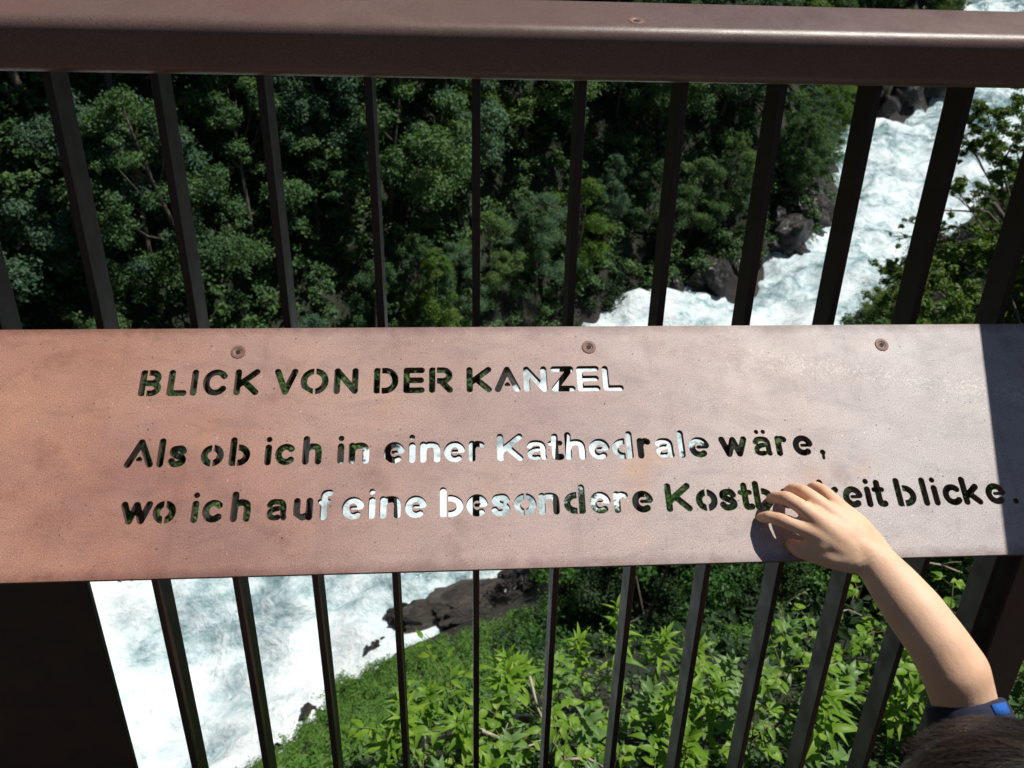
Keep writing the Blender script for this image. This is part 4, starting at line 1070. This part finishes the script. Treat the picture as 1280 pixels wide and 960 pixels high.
# left arm hanging, legs
el = LS + Vector((.01,-.04,-.15)); wl = el + Vector((-.06,.0,-.13))
segs += chain([(LS,.038),(el,.028),(wl,.019)])
for k, (dx, dy, ln) in enumerate(((-.026,0,.055),(-.012,-.004,.062),(.003,-.004,.058),(.016,0,.046))):
    a_ = wl + Vector((dx*.7, dy, -.045)); segs += chain([(wl,.014),(a_,.0085),(a_ + Vector((dx*.25-.004,.003,-ln*.55)),.0065),(a_ + Vector((dx*.2-.012,.008,-ln)),.0052)])
segs += chain([(wl,.013),(wl + Vector((-.035,.008,-.028)),.0085),(wl + Vector((-.045,.012,-.052)),.0062)])
for sgn in (1, -1):
    hip = pel + Vector((0, sgn*.05, -.03)); kn = Vector((pel.x-.02, pel.y+sgn*.055, FLOOR+.27)); an = Vector((pel.x+.01, pel.y+sgn*.055, FLOOR+.055))
    segs += chain([(hip,.062),(kn,.042),(kn.lerp(an,.35),.040),(an,.026)])
    segs += chain([(an,.026),(an + Vector((-.03,0,-.025)),.026),(an + Vector((-.10,sgn*.005,-.035)),.02)]) + [((an,.024),(an+Vector((.02,0,-.03)),.024))]
person = empty('person', Vector((pel.x, pel.y, FLOOR)))
tag(person, 'child in a navy shirt with brown hair reaching one bare arm up onto the sign', 'person')
def pchild(name, me, mat=None, smooth_shade=False):
    o = link(name, me); o.parent = person; o.matrix_parent_inverse = Matrix.Translation(-person.location); return o
bme = capsules(segs, .0020, 'body', M_skin, 8)
co_ = np.empty(len(bme.vertices)*3, np.float32); bme.vertices.foreach_get('co', co_); co_ = co_.reshape(-1, 3)
fl = np.zeros(len(co_), np.float32)
spots_ = [(c[i][0], rad, wt) for c in (idx_, mid_, rin_, pin_) for i, rad, wt in ((0, .009, .9), (2, .0075, .75), (4, .0095, .6))] + [(thu_[0][0], .009, .8), (thu_[2][0], .009, .5), (arm[5][0], .024, .55)]
for p, rad, wt in spots_:
    fl += wt*np.exp(-((co_-np.array(p, np.float32))**2).sum(1)/(rad*rad))
# small creases across the knuckles and the wrist
nr__ = np.empty(len(bme.vertices)*3, np.float32); bme.vertices.foreach_get('normal', nr__); nr__ = nr__.reshape(-1, 3)
def crease(P, axis_, width, depth_, reach):
    P = np.array(P, np.float32); axis_ = np.array(axis_, np.float32); d = co_-P
    u = d @ axis_; rr2 = (d**2).sum(1)
    g_ = np.exp(-(u/width)**2)*np.exp(-rr2/(reach*reach))
    co_[:] = co_ - nr__*(g_*depth_)[:,None]
for c in (idx_, mid_, rin_, pin_):
    ax_ = (c[3][0]-c[1][0]).normalized()
    for off in (-.0028, 0, .0028): crease(c[2][0] + ax_*off, ax_, .0008, .00045, .011)
    mp_ = c[2][0]; 
ax_ = (arm[1][0]-wr[1]).normalized()
for off in (0, .006): crease(arm[0][0] + ax_*off, ax_, .0012, .0005, .03)
bme.vertices.foreach_set('co', co_.ravel())
at = bme.attributes.new('flush', 'FLOAT', 'POINT'); at.data.foreach_set('value', np.clip(fl, 0, 1))
pchild('body', bme)
# clothes
cuff = arm[5][0].lerp(arm[6][0], .93)
sh = [((SH, .047), (chest + Vector((0,.06,.02)), .063)), ((LS, .047), (chest + Vector((0,-.06,.02)), .063)), ((chest + Vector((0,.055,0)), .068), (chest + Vector((0,-.055,0)), .068)),
      ((chest, .078), (bel, .083)), ((bel + Vector((0,.03,0)), .078), (pel + Vector((0,.035,.03)), .082)), ((bel - Vector((0,.03,0)), .078), (pel + Vector((0,-.035,.03)), .082)),
      ((LS,.045),(LS.lerp(el,.5),.039))]
pchild('shirt', capsules(sh, .004, 'shirt', M_navy, 4, flat=[(cuff, SH, .0375, .046)]))
u_ = (SH-cuff).normalized()
bm = bmesh.new(); q = u_.to_track_quat('Z', 'Y'); R1, R2 = [], []
side_dir = (CAM - cuff).normalized()
for k in range(24):
    v = Vector((cos(2*pi*k/24), sin(2*pi*k/24), 0)); w = q @ v
    if w.dot(side_dir) < .2 or w.dot(AX) < -.05 or w.dot(AX) > .62: continue
    R1.append(bm.verts.new(cuff + u_*.0035 + w*.0388)); R2.append(bm.verts.new(cuff + u_*.014 + w*.0398))
trim_pts = sorted(zip(R1, R2), key=lambda p: (p[0].co-cuff).dot(AX))
for a, b in zip(trim_pts, trim_pts[1:]): bm.faces.new((a[0], b[0], b[1], a[1]))
tm = bm_mesh(bm, 'sleeve_trim', M_blue, True)
o = pchild('sleeve_trim', tm); md = o.modifiers.new('s', 'SOLIDIFY'); md.thickness = .0015; md.offset = 0
shs = []
for sgn in (1, -1):
    hip = pel + Vector((0, sgn*.05, -.03)); kn = Vector((pel.x-.01, pel.y+sgn*.058, FLOOR+.34)); shs += [((hip,.074),(kn,.062))]
shs += [((pel+Vector((0,.035,0)),.081),(pel-Vector((0,.035,0)),.081))]
pchild('shorts', capsules(shs, .005, 'shorts', M_shorts, 3))
for sgn in (1, -1):
    an = Vector((pel.x+.01, pel.y+sgn*.055, FLOOR+.04)); bm = bmesh.new()
    pchild('shoe', capsules([((an+Vector((.02,0,-.008)),.033),(an+Vector((-.08,sgn*.005,-.012)),.029)),((an,.034),(an+Vector((0,0,.02)),.032))], .004, 'shoe', M_navy, 3))
for sgn in (1, -1):
    bm = bmesh.new(); bmesh.ops.create_uvsphere(bm, u_segments=16, v_segments=10, radius=.0105, matrix=Matrix.Translation(Hp(.068, sgn*.026, .002)))
    pchild('eye', bm_mesh(bm, 'eye', M_eye, True))
bm = bmesh.new(); bm_tube(bm, [Hp(.070,.017,-.046), Hp(.0755,.006,-.047), Hp(.0755,-.006,-.047), Hp(.070,-.017,-.046)], [.001,.0035,.0035,.001], 8); pchild('lips', bm_mesh(bm, 'lips', M_lip, True))
# hair: an under-cap plus tapered locks flowing from the crown
cap = [((Hp(.000,0,.014), .0765), (Hp(-.026,0,.010), .0765)), ((Hp(-.03,0,-.02), .070), (Hp(-.028,0,.0), .076)), ((Hp(-.016,.070,.016), .016), (Hp(-.016,.070,-.005), .014)), ((Hp(-.016,-.070,.016), .016), (Hp(-.016,-.070,-.005), .014))]
V, F, T = [], [], []
rr_ = random.Random(77)
crown = (hu*.75 - f_*.62).normalized()
Ce = Hp(-.013, 0, .014)
def surf(d, k=1.0):
    a = d.dot(f_); b = d.dot(hl); c = d.dot(hu)
    return Ce + (f_*a*.097 + hl*b*.086 + hu*c*.0835)*k
for i in range(19000):
    d = Vector((rr_.gauss(0,1), rr_.gauss(0,1), rr_.gauss(0,1))).normalized()
    if d.dot(f_) > .62 and d.dot(hu) < .62: continue
    if d.dot(hu) < -.55: continue
    t = (d - crown*d.dot(crown)); 
    if t.length < .05: t = hl.copy()
    t.normalize(); sw = d.cross(t); t = (t + sw*rr_.gauss(.25,.22)).normalized()
    ln = rr_.uniform(.35, .75); wdt = rr_.uniform(.00022, .0006); tint = rr_.random(); n = 5
    base = len(V); lift = rr_.uniform(.985, 1.03)
    wob = rr_.uniform(-.15,.15)
    for j in range(n+1):
        s = j/n; dd = (d*cos(ln*s) + t*sin(ln*s)).normalized(); dd = (dd + d.cross(t)*wob*s*s).normalized()
        P = surf(dd, lift + .035*s*s*rr_.uniform(.4,1)); sd = dd.cross(t).normalized(); w = wdt*(1 - .85*s)
        V += [tuple(P - sd*w), tuple(P + sd*w)]; T += [tint, tint]
    for j in range(n): F.append((base+2*j, base+2*j+1, base+2*j+3, base+2*j+2))
hm = mesh_np('hair_locks', V, F, M_hair, True)
at = hm.attributes.new('tint', 'FLOAT', 'POINT'); at.data.foreach_set('value', np.array(T, np.float32))
hc = capsules(cap, .003, 'hair', M_hair, 3)
hobj = pchild('hair', hc)
lk = link('hair_locks', hm); lk.parent = hobj; lk['kind'] = 'stuff'

# ------------------------------------------------------------------ labels: tell same-kind neighbours apart by their order from the left
ordn = ['leftmost', 'second from left', 'third from left', 'fourth from left', 'fifth from left', 'sixth from left', 'seventh from left', 'eighth from left', 'ninth from left', 'tenth from left'] + [f'number {k} from left' for k in range(11, 60)]
bpy.context.view_layer.update()
bylab = {}
for o in scene.objects:
    if 'group' in o and 'label' in o: bylab.setdefault(o['label'], []).append(o)
for lb, L in bylab.items():
    if len(L) < 2 or 'boulder' in lb: continue
    L.sort(key=lambda o: to_px(o.matrix_world.translation)[0])
    for i, o in enumerate(L):
        o['label'] = f'{lb}, {ordn[min(i, len(ordn)-1)]}'
